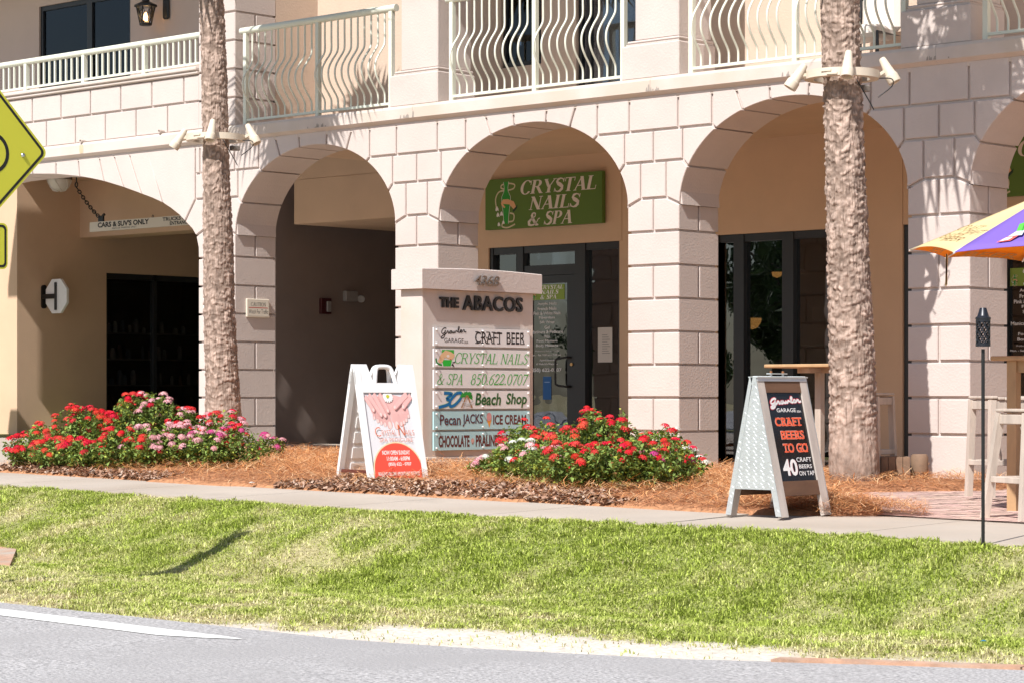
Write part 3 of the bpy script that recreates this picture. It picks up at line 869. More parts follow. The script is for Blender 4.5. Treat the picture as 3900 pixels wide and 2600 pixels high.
# upper pilasters: rusticated over pillar 0, plain pedestals over the others
mb = MB()
zz = 4.338; k = 0
while zz < 6.6:
    stone(mb, [(.002, zz), (PW, zz), (PW, zz + .37), (.002, zz + .37)], {1, 3}, split=(k % 2 == 1)); zz += .37; k += 1
mb.build("upper_pilaster", M_STUCCO, bld)
for k in (1, 2, 3, 4):
    x0 = k * SP
    mb = MB()
    mb.cbox(x0 - .07, x0 + PW + .02, -.03, .62, 4.338, 4.715, .012)
    mb.cbox(x0 - .02, x0 + PW + .005, -.008, .60, 4.715, 4.735, .004)
    mb.cbox(x0 + .0, x0 + PW + .012, -.016, .60, 4.735, 4.765, .010)
    mb.cbox(x0 + .10, x0 + PW - .005, .0, .58, 4.765, 7.4, .012)
    mb.build("upper_pilaster", M_STUCCO, bld)

# walls behind the arches
YI = .70
def wall_with_holes(mb, x0, x1, z0, z1, y, th, holes):
    "vertical wall at y..y+th with rectangular holes (hx0,hx1,hz0,hz1), built as butted boxes"
    xs_ = sorted({x0, x1} | {h for q in holes for h in q[:2]})
    for a, b in zip(xs_[:-1], xs_[1:]):
        hs = sorted([q for q in holes if q[0] <= a + 1e-6 and q[1] >= b - 1e-6], key=lambda q: q[2])
        z = z0
        for q in hs:
            if q[2] > z + 1e-6: mb.box(a, b, y, y + th, z, q[2])
            z = q[3]
        if z < z1: mb.box(a, b, y, y + th, z, z1)
mb = MB()
SF2 = (4.55, 6.645); SF3 = (8.02, 9.98); SF4 = (10.465, 14.0)
for (a, b) in ((SP + .01, 4.30), ):
    pass
# stucco panels parted by fine control joints
JZ = 3.665; j = .004
for a, b, hole in ((3.66, 6.645, SF2), (6.653, 10.458, SF3), (10.466, 19.0, SF4)):
    wall_with_holes(mb, a, b, -.1, JZ - j, YI, .22, [(hole[0], hole[1], -.1, 2.635)])
    mb.box(a, b, YI, YI + .22, JZ + j, 4.0)
mb.box(3.66, 19, YI + .012, YI + .2, 2.7, 3.99)
mb.box(6.6, 6.70, YI + .012, YI + .2, .04, 2.7); mb.box(10.40, 10.46, YI + .012, YI + .2, .04, 2.7)
mb.build("infill_wall", M_TAN, bld)

# open passage in the first bay: dropped box, left wall, end wall, ceiling
mb = MB()
mb.box(1.05, 3.655, YI + .03, 5.0, 3.09, JZ - .004); mb.box(1.05, 3.655, YI + .03, 5.0, JZ + .004, 4.13); mb.box(1.06, 3.65, YI + .04, 4.9, 3.2, 4.12)
mb.build("dropped_soffit", M_TAN, bld)
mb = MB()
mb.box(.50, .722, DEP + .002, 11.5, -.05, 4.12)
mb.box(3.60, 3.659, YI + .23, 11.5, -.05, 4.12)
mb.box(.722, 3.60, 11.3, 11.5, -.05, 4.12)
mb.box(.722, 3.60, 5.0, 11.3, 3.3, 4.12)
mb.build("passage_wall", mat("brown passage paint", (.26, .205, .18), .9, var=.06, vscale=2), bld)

# garage under the wide arch
mb = MB()
wx = -4.95
wall = []
mb.box(-9.1, wx, YI, YI + .2, -.1, 4.12)                         # pale return beside the arch
mb.build("garage_front_wall", M_TAN, bld)
mb = MB()
mb.box(wx - .2, wx, YI + .2, 2.34, -.1, 4.09)
mb.box(wx - .2, wx, 2.34, 6.3, 2.725, 4.09)
mb.box(wx - .2, wx, 6.3, 14, -.1, 4.09)
mb.build("garage_side_wall", M_TAN, bld)
mb = MB()
mb.box(wx, .5, 1.84, 2.3, 3.23, 4.088)
mb.build("garage_beam", M_TAN, bld)
mb = MB()
mb.box(-9.1, .5, DEP + .002, 16, 4.09, 4.14); mb.box(wx - .2, .5, 14, 14.2, -.1, 4.09)
mb.build("garage_ceiling", M_TAN, bld)
# shop window in the garage side wall
sw = MB()
for y in (2.36, 3.32, 4.28, 5.24, 6.26):
    sw.box(wx - .12, wx - .04, y - .03, y + .03, .1, 2.725)
sw.box(wx - .12, wx - .04, 2.34, 6.3, 2.64, 2.722); sw.box(wx - .12, wx - .04, 2.34, 6.3, .05, .16)
sw = sw.build("side_shop_window", M_FRAME, bld)
mb = MB(); mb.box(wx - .09, wx - .084, 2.34, 6.3, .16, 2.64); mb.build("pane", M_GLASS2, sw)
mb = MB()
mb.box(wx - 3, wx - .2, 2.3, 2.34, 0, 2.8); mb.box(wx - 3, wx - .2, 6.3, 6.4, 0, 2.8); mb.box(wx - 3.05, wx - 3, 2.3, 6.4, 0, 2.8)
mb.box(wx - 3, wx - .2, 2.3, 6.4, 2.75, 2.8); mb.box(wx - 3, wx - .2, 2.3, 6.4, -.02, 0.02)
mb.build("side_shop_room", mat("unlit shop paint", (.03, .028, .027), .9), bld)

mb = MB()
for z in (.62, 1.02, 1.42, 1.82):
    mb.box(wx - .62, wx - .34, 2.4, 6.2, z, z + .02)
mb.build("side_shop_shelf", mat("pale shelf", (.35, .30, .26), .8), bld)
mb = MB()
for z in (.64, 1.04, 1.44, 1.84):
    y = 2.45
    while y < 6.0:
        h_ = rng.uniform(.07, .24); w_ = rng.uniform(.05, .10)
        if rng.random() < .75: mb.lathe([(0, 0), (w_ / 2, 0), (w_ / 2, h_ * .7), (w_ * .25, h_), (0, h_)], (wx - .44, y, z), 10, col=rng.choice([(.6, .55, .5), (.35, .18, .12), (.25, .3, .35), (.7, .66, .6), (.15, .12, .1)]))
        y += rng.uniform(.09, .2)
o = mb.build("side_shop_goods", M_PRINT, bld, smooth=40); o["kind"] = "stuff"
# ---- shop fronts (frames, panes, doors), all in the plane y = .72
def storefront(x0, x1, verts, name_glass=M_GLASS, door=None, transom=None, low=.04):
    top = 2.635
    f = MB(); y0, y1 = .735, .84
    f.box(x0, x1, y0, y1, top - .085, top - .002); f.box(x0, x1, y0, y1, low, low + .10)
    for (a, b) in verts: f.box(a, b, y0 - .012, y1 + .01, low, top - .003)
    if transom: f.box(transom[0], transom[1], y0 + .002, y1 - .002, transom[2], transom[3])
    fr_ = f.build("storefront", M_FRAME, bld)
    p = MB()
    vs_ = sorted(verts)
    for (a, b), (c, d) in zip(vs_[:-1], vs_[1:]):
        if door and b - .01 <= door[0] and c + .01 >= door[1]:
            p.box(b, c, y0 + .05, y0 + .056, transom[3], top - .085)
        else:
            p.box(b, c, y0 + .05, y0 + .056, low + .1, top - .085)
    p.build("pane", name_glass, fr_)
    return fr_
# nail salon: side light, door under a transom light, side light
sf = storefront(4.55, 6.645, [(4.55, 4.60), (4.98, 5.09), (5.91, 6.07), (6.575, 6.645)], door=(5.09, 5.91), transom=(5.09, 5.91, 2.28, 2.40))
door = MB()
dx0, dx1 = 5.095, 5.905
door.box(dx0, dx0 + .11, .742, .80, .05, 2.275); door.box(dx1 - .13, dx1, .742, .80, .05, 2.275)
door.box(dx0 + .11, dx1 - .13, .743, .799, 2.185, 2.275); door.box(dx0 + .11, dx1 - .13, .743, .799, .05, .30)
door = door.build("salon_door", M_FRAME, bld)
mb = MB(); mb.box(dx0 + .11, dx1 - .13, .768, .774, .30, 2.185); mb.build("pane", M_GLASS, door)
mb = MB()
hx_, hz_ = dx1 - .07, 1.14
mb.tube(smooth_pts([(hx_, .74, hz_ + .17), (hx_ - .03, .69, hz_ + .17), (hx_ - .16, .67, hz_ + .15), (hx_ - .18, .67, hz_ + .10), (hx_ - .18, .67, hz_ - .10), (hx_ - .16, .67, hz_ - .15), (hx_ - .03, .69, hz_ - .17), (hx_, .74, hz_ - .17)], 5), .013, 8)
mb.build("handle", M_BLACK, door, smooth=40)
mb = MB(); mb.lathe([(0, -.012), (.02, -.012), (.02, 0)], (dx1 - .055, .74, 1.23), 14, (0, 1, 0)); mb.build("lock", mat("brass lock", (.6, .36, .16), .3, metal=.9), door)
# beer shop: three lights
storefront(8.02, 9.98, [(7.99, 8.02), (8.235, 8.375), (8.895, 9.045), (9.91, 9.98)])
storefront(10.465, 14.0, [(10.465, 10.56), (11.62, 11.68), (12.7, 12.8), (13.9, 14.0)])
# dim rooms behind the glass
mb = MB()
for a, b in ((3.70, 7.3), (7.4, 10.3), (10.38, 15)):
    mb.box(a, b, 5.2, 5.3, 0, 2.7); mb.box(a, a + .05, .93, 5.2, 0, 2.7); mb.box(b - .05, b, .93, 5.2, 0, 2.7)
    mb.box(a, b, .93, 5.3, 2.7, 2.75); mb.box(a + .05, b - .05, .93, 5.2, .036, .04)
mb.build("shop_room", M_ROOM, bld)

# ---- upper storey walls
mb = MB()
mb.box(.50, .72, DEP + .002, 1.45, 4.338, 7.4)                       # partition behind pillar 0
wall_with_holes(mb, .50, 19, 4.338, 7.4, 1.45, .15, [(4.058, 4.73, 4.915, 6.5), (5.30, 6.55, 4.36, 6.5)])
mb.build("balcony_wall", M_PEACH, bld)
mb = MB(); mb.box(3.45, 7.9, -1.4, 3.4, 7.4, 7.6); mb.box(-9.1, .72, -.02, 3.4, 7.4, 7.6)  # unseen slabs; the jutting one is added to shade the second bay's wall
mb.build("shade_slab", M_TRIM, bld)
# garage wing balcony: recessed wall with a sliding window
mb = MB()
YB = 1.6
wall_with_holes(mb, -9.1, .5, 4.338, 7.4, YB, .15, [(-5.64, -3.44, 4.36, 6.75)])
mb.build("balcony_wall", mat("greyed peach stucco", (.56, .45, .39), .9, var=.03, vscale=2), bld)
w = MB()
for a, b in ((-5.64, -5.58), (-4.50, -4.38), (-3.50, -3.44)): w.box(a, b, YB + .03, YB + .1, 4.36, 6.75)
w.box(-5.64, -3.44, YB + .032, YB + .098, 6.68, 6.75)
w = w.build("sliding_window", M_FRAME, bld)
mb = MB(); mb.box(-5.58, -3.50, YB + .06, YB + .064, 4.36, 6.68); mb.build("pane", M_GLASS2, w)
mb = MB()
pts = [(-5.22 + i * .03, YB + .17 + .022 * math.sin(i * 1.9) + .01 * math.sin(i * .7)) for i in range(26)]
for (a, ya), (b, yb) in zip(pts[:-1], pts[1:]):
    mb.add([(a, ya, 4.36), (b, yb, 4.36), (b, yb, 6.8), (a, ya, 6.8)], [(0, 1, 2, 3)])
mb.build("curtain", M_CURTAIN, w)
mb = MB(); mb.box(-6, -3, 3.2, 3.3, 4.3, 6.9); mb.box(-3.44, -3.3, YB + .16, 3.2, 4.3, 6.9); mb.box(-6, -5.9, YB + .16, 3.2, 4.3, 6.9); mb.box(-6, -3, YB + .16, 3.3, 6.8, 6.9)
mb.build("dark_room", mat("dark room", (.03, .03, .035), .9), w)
# second bay: window and sliding door
def up_window(x0, x1, z0, z1, y, name, curtain=None, mull=None):
    f = MB()
    f.box(x0, x0 + .05, y, y + .06, z0, z1); f.box(x1 - .05, x1, y, y + .06, z0, z1)
    f.box(x0 + .05, x1 - .05, y + .001, y + .059, z0, z0 + .06); f.box(x0 + .05, x1 - .05, y + .001, y + .059, z1 - .05, z1)
    if mull: f.box(mull, mull + .07, y + .002, y + .058, z0 + .06, z1 - .05)
    f = f.build(name, M_FRAME, bld)
    p = MB(); p.box(x0 + .05, x1 - .05, y + .03, y + .034, z0 + .06, z1 - .05); p.build("pane", M_GLASS2, f)
    if curtain:
        c = MB(); a0, a1 = curtain; n = int((a1 - a0) / .035)
        pts = [(a0 + i * .035, y + .12 + .02 * math.sin(i * 1.7)) for i in range(n + 1)]
        for (a, ya), (b, yb) in zip(pts[:-1], pts[1:]):
            c.add([(a, ya, z0), (b, yb, z0), (b, yb, z1), (a, ya, z1)], [(0, 1, 2, 3)])
        c.build("curtain", M_CURTAIN, f)
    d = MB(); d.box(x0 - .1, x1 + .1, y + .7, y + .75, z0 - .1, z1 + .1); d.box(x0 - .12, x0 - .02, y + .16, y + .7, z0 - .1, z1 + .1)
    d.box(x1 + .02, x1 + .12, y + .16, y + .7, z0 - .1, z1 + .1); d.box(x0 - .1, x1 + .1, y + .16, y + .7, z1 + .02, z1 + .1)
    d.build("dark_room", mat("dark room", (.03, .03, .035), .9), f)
    return f
up_window(4.058, 4.73, 4.915, 6.5, 1.49, "window")
up_window(5.30, 6.55, 4.36, 6.5, 1.49, "sliding_door", curtain=(5.50, 6.2), mull=5.42)

for o in list(bld.children):
    n = o.name.split(".")[0]
    if n in ("infill_wall", "dropped_soffit", "passage_wall", "garage_front_wall", "garage_side_wall", "garage_beam", "garage_ceiling", "side_shop_window", "side_shop_room", "side_shop_shelf", "side_shop_goods", "storefront", "salon_door", "shop_room"):
        deepen(o)

# ---------------------------------------------------------------- railings (parts of the building)
def handrail(p, a, b, z, y, r, name="handrail"):
    m_ = MB(); m_.tube([(a, y, z), (b, y, z)], r, 16)
    m_.build(name, M_RAIL, p, smooth=40)
bal_me = {}
def belly_railing(posts, x0, x1, cut=None):
    y0 = .06; zb, zt = 4.338, 5.56
    r_ = MB(); r_.box(x0, x1, y0 - .02, y0 + .02, 4.385, 4.415)
    rail = r_.build("railing", M_RAIL, bld)
    handrail(rail, x0 - .06, x1 + .06, 5.555, y0, .045)
    for p in posts:
        m_ = MB(); m_.box(p - .028, p + .028, y0 - .029, y0 + .029, zb, 5.52); m_.build("post", M_RAIL, rail)
    if 'b' not in bal_me:
        m_ = MB()
        pts = [(0, 0, 4.41), (0, 0, 4.52), (0, -.03, 4.58), (0, -.115, 4.69), (0, -.16, 4.79), (0, -.155, 4.90), (0, -.10, 5.0), (0, -.03, 5.09), (0, 0, 5.16), (0, 0, 5.32), (0, 0, 5.525)]
        m_.tube(smooth_pts(pts, 4), .0125, 8)
        o = m_.build("baluster", M_RAIL, rail, smooth=50); o.location = (posts[0] + .1, y0, 0); bal_me['b'] = o.data; skip = True
    else: skip = False
    for a, b in zip(posts[:-1], posts[1:]):
        n = 10
        for i in range(n):
            x = a + .06 + (b - a - .12) * (i + .5) / n
            if skip:
                [c for c in rail.children if c.name.startswith("baluster")][0].location.x = x; skip = False; continue
            o = bpy.data.objects.new("baluster", bal_me['b']); COL.objects.link(o); o.parent = rail; o.location = (x, y0, 0); ROOT[o.name] = (0, 0, 0)
    return rail
belly_railing([.87, 2.235, 3.54], .84, 3.565)
belly_railing([4.565, 5.89, 7.215], 4.54, 7.24)
belly_railing([8.18, 9.56, 10.91], 8.155, 10.935)
belly_railing([11.86, 13.2], 11.835, 13.23)
# low straight railing over the garage
r_ = MB(); y0 = .05
r_.box(-5.4, -.02, y0 - .018, y0 + .018, 5.205, 5.235)
rail = r_.build("railing", M_RAIL, bld)
handrail(rail, -5.4, .0, 5.59, y0, .042)
lposts = [-5.16, -3.825, -2.495, -1.175, .03]
for p in lposts:
    m_ = MB(); m_.box(p - .03, p + .03, y0 - .031, y0 + .031, 5.165, 5.56); m_.build("post", M_RAIL, rail)
m_ = MB(); m_.box(-.0125, .0125, -.0125, .0125, 5.235, 5.56)
b0 = None
for a, b in zip(lposts[:-1], lposts[1:]):
    n = 9
    for i in range(n):
        x = a + .03 + (b - a - .06) * (i + 1) / (n + 1)
        if b0 is None:
            b0 = m_.build("baluster", M_RAIL, rail); o = b0
        else:
            o = bpy.data.objects.new("baluster", b0.data); COL.objects.link(o); o.parent = rail; ROOT[o.name] = (0, 0, 0)
        o.location = (x, y0, 0)

# two drain spouts with stains on the parapet band
for (x, z) in ((-2.42, 4.36), (-.72, 4.37)):
    m_ = MB(); m_.lathe([(.018, 0), (.026, 0), (.026, .09), (.018, .09), (.018, 0)], (x, .01, z), 12, (0, -1, 0))
    m_.build("drain_spout", M_TRIM, bld, smooth=40)
m_ = MB()
fr = frame((-2.42, -.0615, 4.27), (1, 0, 0), (0, 0, 1), (0, -1, 0))
poly(m_, [(-.035, .035), (.035, .035), (.045, -.02), (.04, -.08), (-.03, -.084), (-.045, -.03)], fr, (.62, .48, .33), .001)
m_.build("rust_stain", mat("rust stain", (.6, .5, .4), .9, attr=True, var=.1, vscale=12), bld)
# black mildew where the cornice sections meet
m_ = MB()
for jx in (.36, 2.35, 4.02, 7.69, 9.6, 11.35):
    fr = frame((jx, -.0613, 4.19), (1, 0, 0), (0, 0, 1), (0, -1, 0))
    for i in range(9):
        u = rng.gauss(0, .10); w_ = rng.uniform(.006, .018); h_ = rng.uniform(.01, .05) * (1.6 if abs(u) < .03 else 1)
        poly(m_, [(u - w_, 0), (u + w_, 0), (u + w_ * .6, h_), (u - w_ * .4, h_ * .8)], fr, (.33, .29, .26), .0005 + .0002 * i)
m_.build("mildew_streaks", MATS["rust stain"], bld)

# ---------------------------------------------------------------- wall signs and fittings
GREEN = (.105, .19, .035); CREAM = (.74, .66, .60)
def vase_logo(mb, fr, cx, cy, s, t=.003):
    "green vase held by a hand, with a scroll and white bell flowers"
    gr = (.03, .30, .04); dk = (.02, .05, .03); sk = (.75, .42, .22); sc = (.62, .55, .38); wh = (.80, .76, .74)
    q = lambda a, b: (cx + a * s, cy + b * s)
    ribbon(mb, [q(*p) for p in smooth_pts([(-.30, -.10), (-.33, .12), (-.22, .28), (.0, .30), (.22, .33), (.26, .42), (.08, .46), (-.12, .44), (-.16, .37), (-.04, .33)], 5)], [.035 * s] * 46, fr, sc, t)
    ribbon(mb, [q(*p) for p in smooth_pts([(.12, -.22), (.24, -.26), (.22, -.40), (.04, -.42), (-.10, -.44), (-.12, -.52), (.05, -.55), (.28, -.48)], 5)], [.035 * s] * 36, fr, sc, t + .0004)
    prof = [(.075, .50), (.05, .36), (.06, .28), (.13, .16), (.135, .02), (.10, -.12), (.075, -.30), (.065, -.46)]
    pl = [q(-r - .012, h) for r, h in prof] + [q(r + .012, h) for r, h in prof[::-1]]
    poly(mb, pl, fr, wh, t + .0008)
    poly(mb, [q(-r, h) for r, h in prof] + [q(r, h) for r, h in prof[::-1]], fr, gr, t + .0012)
    poly(mb, [q(*p) for p in [(-.16, .02), (-.10, .10), (.06, .10), (.24, .04), (.32, -.10), (.26, -.16), (.10, -.02), (-.02, -.01), (-.10, .00), (-.02, -.08), (-.06, -.10), (-.14, -.03)]], fr, sk, t + .0018)
    poly(mb, [q(*p) for p in [(.20, -.17), (.36, -.04), (.34, -.12), (.24, -.21)]], fr, dk, t + .0022)
    for (a, b, r) in ((-.28, -.10, .06), (-.25, -.24, .055), (-.14, -.22, .055), (-.22, -.46, .05), (-.08, -.42, .045)):
        poly(mb, [q(a, b + r), q(a + r * .7, b), q(a + r * .9, b - r), q(a + r * .2, b - r * .7), q(a - r * .4, b - r), q(a - r * .9, b - r * .6), q(a - r * .6, b + r * .4)], fr, wh, t + .0026)
def salon_sign(x0, z0, label):
    W, H = 1.845, .60; y = .625
    t_ = thing("shop_sign", (x0 + W / 2, y, z0), label, "sign", "green salon wall signs")
    m_ = MB(); m_.box(x0, x0 + W, y, y + .055, z0, z0 + H, GREEN); m_.build("sign_board", M_PRINT, t_)
    fr = frame((x0, y, z0), (1, 0, 0), (0, 0, 1), (0, -1, 0))
    m_ = MB(); vase_logo(m_, fr, .34, .30, .52, .001); m_.build("logo", M_PRINT, t_)
    for s_, a, b, c, d in (("CRYSTAL", .55, 1.80, .395, .555), ("NAILS", .70, 1.53, .205, .36), ("& SPA", .68, 1.42, .02, .175)):
        m_ = MB(); serif(m_, s_, fr, a, b, c, d, CREAM, T=.20, shear=.28, t=.001); m_.build("lettering", M_PRINT, t_)
    return deepen(t_)
salon_sign(4.57, 2.845, "green nail salon wall sign under the arch behind the stone monument sign")
salon_sign(11.30, 2.85, "green nail salon wall sign cut off by the photo edge above the umbrella")

def door_decals(px, y, z, fr_off=0):
    "green header and white service list on a door pane; px is the centre"
    t_ = thing("door_decal", (px, y, z), "white list of nail services and green header stuck on the salon door" if px < 8 else "white and green salon lettering on the glass above the right table", "window lettering")
    fr = frame((px, y, z), (1, 0, 0), (0, 0, 1), (0, -1, 0)); WH = (.85, .85, .85)
    m_ = MB(); poly(m_, [(-.29, .78), (.245, .78), (.245, .96), (-.29, .96)], fr, (.26, .38, .07), .0)
    vase_logo(m_, fr, -.235, .84, .11, .001)
    m_.build("header", M_PRINT, t_)
    m_ = MB()
    for s_, a, b, c, d in (("CRYSTAL", -.15, .235, .905, .952), ("NAILS", -.13, .16, .848, .895), ("& SPA", -.14, .13, .79, .838)):
        serif(m_, s_, fr, a, b, c, d, WH, T=.2, shear=.28, t=.0015)
    rows = [("Acrylic Nails", .15, .042), ("French Nails", .15, .042), ("Pink & White Nails", .215, .042), ("Fiberglass", .125, .042), ("Silk Wrap", .115, .045), ("Gel", .04, .040),
            ("Manicure & Pedicure", .25, .042), ("Wax", .05, .040), ("Foot Massage", .165, .042), ("Body Massage", .175, .045)]
    zz = .72
    for s_, hw_, h_ in rows:
        text(m_, s_, fr, -.03 - hw_, -.03 + hw_, zz - .008, zz + h_ - .012, WH, .001, bold=.02); zz -= .0545
    text(m_, "Professional Full Service Spa", fr, -.22, .16, .168, .190, WH, .001, bold=0, shear=.3)
    text(m_, "Mon. - Sat. 9:00 am - 7:00 pm", fr, -.29, .19, .118, .145, WH, .001, bold=.02)
    text(m_, "Appointments", fr, -.15, .09, .058, .085, WH, .001, bold=.02)
    text(m_, "& Walk In's Welcome", fr, -.20, .14, .018, .042, WH, .001, bold=.02)
    text(m_, "(850) 622-0707", fr, -.30, .20, -.075, -.02, WH, .001, bold=.03)
    m_.build("lettering", M_PRINT, t_)
    deepen(t_)
door_decals(5.47, .765, 1.21)
door_decals(11.98, .78, 1.18)
# notices on the side light and a blue sticker low on the door
m_ = MB(); fr = frame((6.33, .778, 1.25), (1, 0, 0), (0, 0, 1), (0, -1, 0))
poly(m_, [(-.11, 0), (.11, 0), (.11, .40), (-.11, .40)], fr, (.62, .58, .54))
for i in range(9):
    poly(m_, [(-.045, .10 + i * .026), (.075 - .02 * (i % 3), .10 + i * .026), (.075 - .02 * (i % 3), .108 + i * .026), (-.045, .108 + i * .026)], fr, (.30, .28, .27), .003)
tag(deepen(m_.build("notice", M_PRINT, loc=(6.33, .778, 1.25))), "grey paper notice taped inside the narrow light beside the salon door", "notice")
m_ = MB(); fr = frame((5.44, .766, .82), (1, 0, 0), (0, 0, 1), (0, -1, 0))
poly(m_, [(-.065, 0), (.065, 0), (.065, .27), (-.065, .27)], fr, (.03, .13, .36)); poly(m_, [(-.04, .20), (.04, .20), (.04, .21), (-.04, .21)], fr, (.3, .45, .7), .003)
tag(deepen(m_.build("sticker", M_PRINT, loc=(5.44, .766, .82))), "small blue sticker on the salon door below the telephone number", "sticker")

# caution plate on the side of pillar 0
cs = thing("caution_sign", (.73, .36, 2.02), "small cream caution plate on the pillar beside the left palm", "sign")
m_ = MB(); m_.cbox(.724, .755, .175, .565, 1.875, 2.115, .008, (.66, .60, .50)); m_.build("plate", M_PRINT, cs)
fr = frame((.755, .175, 1.875), (0, 1, 0), (0, 0, 1), (1, 0, 0))
m_ = MB()
poly(m_, [(.02, .02), (.37, .02), (.37, .22), (.02, .22)], fr, (.72, .67, .57), .001)
serif(m_, "CAUTION", fr, .065, .325, .145, .195, (.10, .10, .09), T=.13, shear=0, t=.002)
poly(m_, [(.03, .122), (.36, .122), (.36, .130), (.03, .130)], fr, (.55, .04, .04), .002)
text(m_, "Watch For Traffic", fr, .03, .36, .048, .105, (.14, .13, .12), .002, bold=-.005)
m_.build("lettering", M_PRINT, cs)
# white notice on the front of pillar 0, mostly behind the palm
m_ = MB(); m_.box(.12, .40, -.02, -.002, 1.93, 2.52, (.78, .76, .74))
fr = frame((.12, -.02, 1.93), (1, 0, 0), (0, 0, 1), (0, -1, 0))
ribbon(m_, [(.015, .015), (.265, .015), (.265, .575), (.015, .575)], .006, fr, (.25, .25, .25), .001, closed=True)
tag(m_.build("wall_notice", M_PRINT, loc=(.26, 0, 1.93)), "white framed notice on the pillar mostly hidden by the left palm trunk", "notice")

# fire alarm strobe and emergency lamp on the dark passage wall
fa = thing("fire_alarm", (.73, 1.55, 2.05), "small red fire alarm strobe on the dark passage wall", "fire alarm")
m_ = MB(); m_.cbox(.724, .77, 1.47, 1.66, 1.95, 2.16, .006); m_.build("housing", mat("alarm red", (.06, .008, .01), .5), fa)
m_ = MB(); m_.cbox(.77, .80, 1.56, 1.63, 1.98, 2.12, .006); m_.build("strobe", mat("grey lamp housing", (.30, .28, .27), .6), fa)
em = thing("emergency_light", (.73, 2.05, 2.22), "grey emergency lamp box high on the dark passage wall", "lamp")
m_ = MB(); m_.cbox(.724, .80, 1.90, 2.12, 2.13, 2.27, .008); m_.build("housing", mat("grey lamp housing", (.30, .28, .27), .6), em)
m_ = MB(); m_.lathe([(0, -.03), (.03, -.03), (.055, .03), (.05, .05), (0, .045)], (.79, 2.185, 2.18), 16, (.6, -.6, -.3)); m_.build("lamp_head", MATS["grey lamp housing"], em, smooth=40)

deepen(fa); deepen(em)
# octagonal sign on a bracket on the garage wall (its back is seen)
oc = thing("octagon_sign", (-4.95, 1.2, 2.33), "white octagonal sign back on a black bracket on the garage wall", "sign")
m_ = MB(); OX, OY, OZ = -4.61, 1.17, 2.325
opts = [(.272 * math.cos(math.pi / 8 + i * math.pi / 4), .272 * math.sin(math.pi / 8 + i * math.pi / 4)) for i in range(8)]
m_.prism(opts, lambda u, v, t: (OX + u, OY + t, OZ + v), -.02, .02)
m_.build("sign_plate", M_WHITEPL, oc)
m_ = MB()
m_.prism([(.045 * math.cos(a), .13 * (1 if math.sin(a) > 0 else -1) + .045 * math.sin(a)) for a in [2 * math.pi * (i + .5) / 16 for i in range(16)]], lambda u, v, t: (-4.95 + t, OY + u, OZ + v), .001, .03)
m_.box(-4.925, OX - .02, OY - .045, OY - .022, OZ - .035, OZ + .035)
m_.cbox(OX - .022, OX + .022, OY - .046, OY - .021, OZ - .205, OZ + .205, .008)
m_.build("bracket", M_BLACK, oc)

# clearance bar hung on chains under the arch
cb = thing("clearance_bar", (-2.6, 1.2, 3.3), "white clearance bar hanging from chains across the garage entrance", "sign")
m_ = MB(); m_.box(-3.85, -.25, 1.18, 1.22, 3.235, 3.375, (.72, .67, .58)); m_.build("bar", M_PRINT, cb)
fr = frame((-3.85, 1.18, 3.235), (1, 0, 0), (0, 0, 1), (0, -1, 0)); K = (.03, .03, .03)
m_ = MB()
text(m_, "CARS & SUV'S ONLY", fr, .19, 1.36, .052, .130, K, .001, bold=.04)
text(m_, "ABACOS' PARKING ONLY", fr, .52, 1.08, .018, .043, K, .001, bold=0)
text(m_, "TRUCKS USE OTHER", fr, 1.66, 2.65, .076, .128, K, .001, bold=.03)
text(m_, "ENTRANCE", fr, 1.82, 2.24, .014, .066, K, .001, bold=.03)
m_.build("lettering", M_PRINT, cb)
def chain(a, b, n):
    m_ = MB(); a = Vector(a); b = Vector(b)
    for i in range(n):
        p = a.lerp(b, (i + .5) / n) - Vector((0, 0, .03 * math.sin(math.pi * (i + .5) / n)))
        d = (b - a).normalized(); s_ = d.orthogonal().normalized() if i % 2 else d.cross(d.orthogonal()).normalized()
        L_ = (b - a).length / n * .72
        m_.tube([p + d * L_ * math.cos(t) + s_ * .022 * math.sin(t) for t in [2 * math.pi * k / 10 for k in range(11)]], .008, 6, cap=False)
    return m_
m_ = chain((-4.18, 1.2, 3.90), (-3.62, 1.2, 3.42), 13)
m_.tube([(-4.19, 1.2, 4.09), (-4.19, 1.2, 3.98)], .010, 8)
m_.tube([(-4.19 + .03 * math.cos(t), 1.2, 3.945 + .035 * math.sin(t)) for t in [2 * math.pi * k / 12 for k in range(13)]], .010, 6, cap=False)
m_.box(-3.66, -3.55, 1.185, 1.215, 3.376, 3.46); m_.tube([(-3.62, 1.2, 3.42), (-3.53, 1.2, 3.48)], .02, 6)
m_.build("chain", M_BLACK, cb, smooth=40)
m_ = MB(); m_.tube([(-2.43 + .016 * math.cos(t), 1.2, 3.392 + .02 * math.sin(t)) for t in [2 * math.pi * k / 10 for k in range(11)]], .005, 6, cap=False); m_.build("eye_bolt", M_BLACK, cb, smooth=40)

cl = thing("ceiling_light", (-4.60, 1.2, 4.08), "round ribbed glass lamp under the garage ceiling", "lamp")
m_ = MB(); m_.lathe([(0, 4.088), (.19, 4.088), (.19, 4.05), (.17, 4.045)], (-4.60, 1.2, 0), 28); m_.build("base", mat("bronze lamp base", (.10, .06, .04), .5), cl, smooth=40)
m_ = MB(); m_.lathe([(.17, 4.05), (.17, 4.02), (.14, 3.93), (.09, 3.885), (.0, 3.87)], (-4.60, 1.2, 0), 28); m_.build("lamp_glass", mat("white lamp glass", (.75, .72, .68), .3), cl, smooth=60)
m_ = MB()
for i in range(6):
    a = i * math.pi / 3
    m_.tube([(-4.6 + r * math.cos(a + tw), 1.2 + r * math.sin(a + tw), z) for r, z, tw in ((.178, 4.04, 0), (.172, 4.0, .1), (.146, 3.93, .35), (.095, 3.882, .7), (.03, 3.868, 1.0))], .007, 6)
